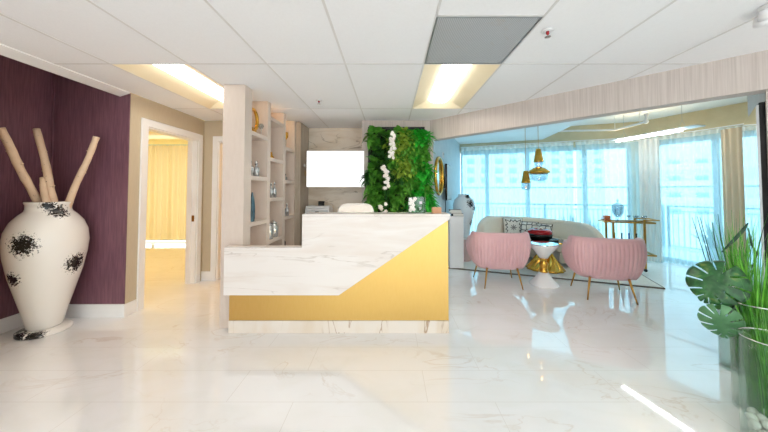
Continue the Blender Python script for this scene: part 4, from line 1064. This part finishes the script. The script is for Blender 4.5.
# ---------------- glass cylinder vases with greenery
def vase(x, y, r, h, label, grp='tall glass cylinder vases on the floor'):
    v = thing('glass_vase', label, 'vase', (x, y, 0), 0, grp)
    MB().lathe([(.001, 0), (r, 0), (r, h), (r-.005, h), (r-.006, .02), (.001, .02)], 56).build('cylinder', 'clear_glass', v, True)
    MB().tube([((r-.0025)*math.cos(2*math.pi*k/56), (r-.0025)*math.sin(2*math.pi*k/56), h+.001) for k in range(56)], .004, 6, closed=True).build('rim', 'chrome', v, True)  # metal ring stands in for the bright highlight along the glass edge
    return v
V1 = (2.30, 1.74); V2 = (2.56, 2.04); V3 = (2.99, 2.50)
vase(*V1, .15, .64, 'frontmost clear glass cylinder vase with white stones')
vase(*V2, .12, .74, 'clear glass cylinder vase just behind the frontmost one')
vase(*V3, .12, .72, 'farthest clear glass cylinder vase, beside the mirror wall')
rs_ = random.Random(5)
st0 = None
for k in range(66):
    a = 2.4*k+rs_.uniform(-.3, .3); rr_ = .112*math.sqrt(((k % 13)+.5)/13); z = .045+.027*(k//13)
    if st0 is None:
        m = MB().sphere((0, 0, 0), .028, 12, 8, (1, .8, .7)); st0 = m.build('pebble', 'stone_white', None, True); o = st0
    else: o = st0.copy(); COL.objects.link(o)
    o.location = (V1[0]+rr_*math.cos(a), V1[1]+rr_*math.sin(a), z); o.rotation_euler = (rs_.random()*3, rs_.random()*3, rs_.random()*6); s_ = rs_.uniform(.8, 1.25); o.scale = (s_, s_, s_)
    tag(o, 'white pebble at the bottom of the frontmost glass vase', 'pebble', 'white pebbles in the frontmost vase')
def blade(m, base, az, lean, ln, wd, droop, sway=0):
    n = 8; d = Vector((math.cos(az), math.sin(az), 0)); sd = Vector((-math.sin(az), math.cos(az), 0)); pts = []
    for k in range(n+1):
        t_ = k/n; th_ = lean*t_+droop*t_*t_
        pts.append(th_)
    p = Vector(base); vs = []
    for k in range(n+1):
        w_ = wd*(1-(k/n)**2)*.5+.0006
        sw = sd*math.cos(sway)+d*math.sin(sway)
        vs += [p-sw*w_, p+sw*w_]
        p = p+(d*math.sin(pts[k])+Vector((0, 0, math.cos(pts[k]))))*ln/n
    m.add(vs, [(2*k, 2*k+1, 2*k+3, 2*k+2) for k in range(n)])
def grass(center, n, label, mat, lmin, lmax, wd, lean, droop, seed, name='grass_plant', rb=.05, bias=None):
    t = thing(name, label, 'plant', (center[0], center[1], .022)); rr_ = random.Random(seed); m = MB()
    for k in range(n):
        az = rr_.uniform(0, 6.28) if bias is None else rr_.gauss(bias, 1.0); r_ = rb*math.sqrt(rr_.random())
        blade(m, (r_*math.cos(az), r_*math.sin(az), .0), az, rr_.uniform(.0, lean), rr_.uniform(lmin, lmax), wd*rr_.uniform(.6, 1.3), rr_.uniform(0, droop), rr_.uniform(-1, 1))
    m.build('blades', mat, t)
    return t
g1 = grass(V1, 60, 'green grasses standing in the frontmost glass vase', 'grass_leaf', .55, .98, .011, .14, .35, 3, rb=.06)
g2 = grass(V2, 170, 'dense bright grass fan rising from the vase behind the frontmost', 'grass_leaf', .75, 1.25, .012, .18, .45, 4, rb=.05)
g3 = grass(V3, 150, 'thin dark-tipped reeds in the farthest glass vase', 'grass_leaf', .85, 1.35, .009, .16, .3, 6, 'reed_plant', rb=.05)
grass_dark = MB(); rr_d = random.Random(12)
for k in range(40):
    az = rr_d.uniform(0, 6.28); blade(grass_dark, (.03*math.cos(az), .03*math.sin(az), .0), az, rr_d.uniform(0, .2), rr_d.uniform(.8, 1.25), .008, rr_d.uniform(0, .4), rr_d.uniform(-1, 1))
grass_dark.build('dark_blades', 'reed_dark', g3)
m = MB()
for (px, py, Y) in ((692, 217, 2.45), (697, 216, 2.45), (700, 217, 2.5)):
    tip = PT(px, py, Y)-Vector((V3[0], V3[1], .022)); m.tube([(0, 0, .05), (tip.x*.3, tip.y*.3, .72), tip*.62+Vector((0, 0, .35*.0)), tip], [.004, .004, .004, .002], 6)
m.build('dark_stems', 'reed_dark', g3, True)
for k, (pts, w_) in enumerate((([(722, 252), (735, 239), (744, 229), (748, 223)], .012), ([(748, 228), (752, 245), (757, 254)], .008), ([(718, 214), (721, 240), (726, 262)], .004), ([(712, 222), (716, 248), (722, 270)], .004), ([(764, 225), (757, 255), (745, 285)], .004))):
    q = [PT(x, y, 2.35)-Vector((V3[0], V3[1], .022)) for x, y in pts]
    MB().tube(q, [w_*.4]+[w_]*(len(q)-2)+[w_*.3], 8).build('seed_spear', 'reed_dark', g3, True)
# monstera leaves
def monstera(mt, size, slits=6):
    vs = []; fs = []; NT_, NS = 84, 10
    for sg in (-1, 1):
        o = len(vs)
        for i in range(NT_+1):
            t_ = i/NT_; th_ = R(162)*(1-t_)**1.15+R(6); W = (.50*(1-t_)**.35*(.80+.45*math.sin(math.pi*min(1, t_*1.25))) if t_ < 1 else 0)+.02
            u = (t_*slits+(.2 if sg > 0 else 0)) % 1; lobe = 1-.06*abs(2*u-1)**3 if .08 < t_ < .9 else 1
            for s_i in range(NS+1):
                s_ = s_i/NS*lobe; x = sg*s_*W*math.sin(th_); y = -.22+.72*t_+s_*W*math.cos(th_)*.85
                z = .16*s_*W-.9*(s_*W)**2-.30*max(0, y)**2+.010*math.sin(u*6.28)*s_
                vs.append(Vector((x, y, z))*size)
        for i in range(NT_):
            t_ = (i+.5)/NT_; u = (t_*slits+(.2 if sg > 0 else 0)) % 1
            for s_i in range(NS):
                if .08 < t_ < .9 and (u < .09 or u > .91) and s_i >= 4: continue
                a = o+i*(NS+1)+s_i; fs.append((a, a+1, a+NS+2, a+NS+1))
    m = MB(); m.add([mt @ p for p in vs], fs); return m
def leafmat(px, py, Y, tip_px, tip_py, face=(-.75, -.62, .35), base=(0, 0, 0)):
    c_ = PT(px, py, Y); tp = PT(tip_px, tip_py, Y); yv = (tp-c_).normalized(); zv = Vector(face).normalized(); zv = (zv-yv*zv.dot(yv)).normalized(); xv = yv.cross(zv)
    mt = Matrix((xv, yv, zv)).transposed().to_4x4(); mt.translation = c_-Vector(base); return mt, c_-Vector(base)
mb_ = (V2[0], V2[1], .022)
mp = thing('monstera_plant', 'large split-leaf greenery leaning left out of the middle glass vase', 'plant', mb_)
for (px, py, Y, tx, ty, sz, mat_) in ((717, 281, 2.02, 701, 303, .29, 'monstera'), (721, 322, 1.95, 728, 354, .2, 'leaf_grey'), (728, 300, 2.1, 748, 312, .18, 'leaf_dark')):
    mt, c_ = leafmat(px, py, Y, tx, ty, base=mb_)
    o = monstera(mt, sz).build('leaf', mat_, mp, True, solid=.0015)
    MB().tube([(0, 0, 0), (c_.x*.2, c_.y*.2, .5), (c_.x*.75, c_.y*.75, c_.z*.97), c_], [.006, .006, .005, .004], 8).build('stem', 'leaf_mid', mp, True)
# ================================================================== CAMERA, WORLD
cam = bpy.data.objects.new('camera', bpy.data.cameras.new('camera')); COL.objects.link(cam)
cam.location = (0, 0, 1.527); cam.rotation_euler = (R(90+1.77), 0, 0)
cam.data.sensor_width = 36; cam.data.lens = 287/768*36; cam.data.shift_x = -6/768; cam.data.shift_y = -34/768
cam.data.clip_start = .02; cam.data.clip_end = 400
S.camera = cam
w = bpy.data.worlds.new('world'); S.world = w; w.use_nodes = True
nt = w.node_tree; bg = nt.nodes['Background']; bg.inputs[0].default_value = (1.0, .985, .965, 1); bg.inputs[1].default_value = 3.8
S.view_settings.view_transform = 'Standard'; S.view_settings.look = 'None'; S.view_settings.gamma = 1
S.view_settings.exposure = 0.02
S.view_settings.use_curve_mapping = False
c = S.cycles
c.max_bounces = 10; c.diffuse_bounces = 6; c.glossy_bounces = 5; c.transmission_bounces = 6; c.transparent_max_bounces = 24
c.caustics_reflective = False; c.caustics_refractive = False; c.use_denoising = True; c.sample_clamp_indirect = 8
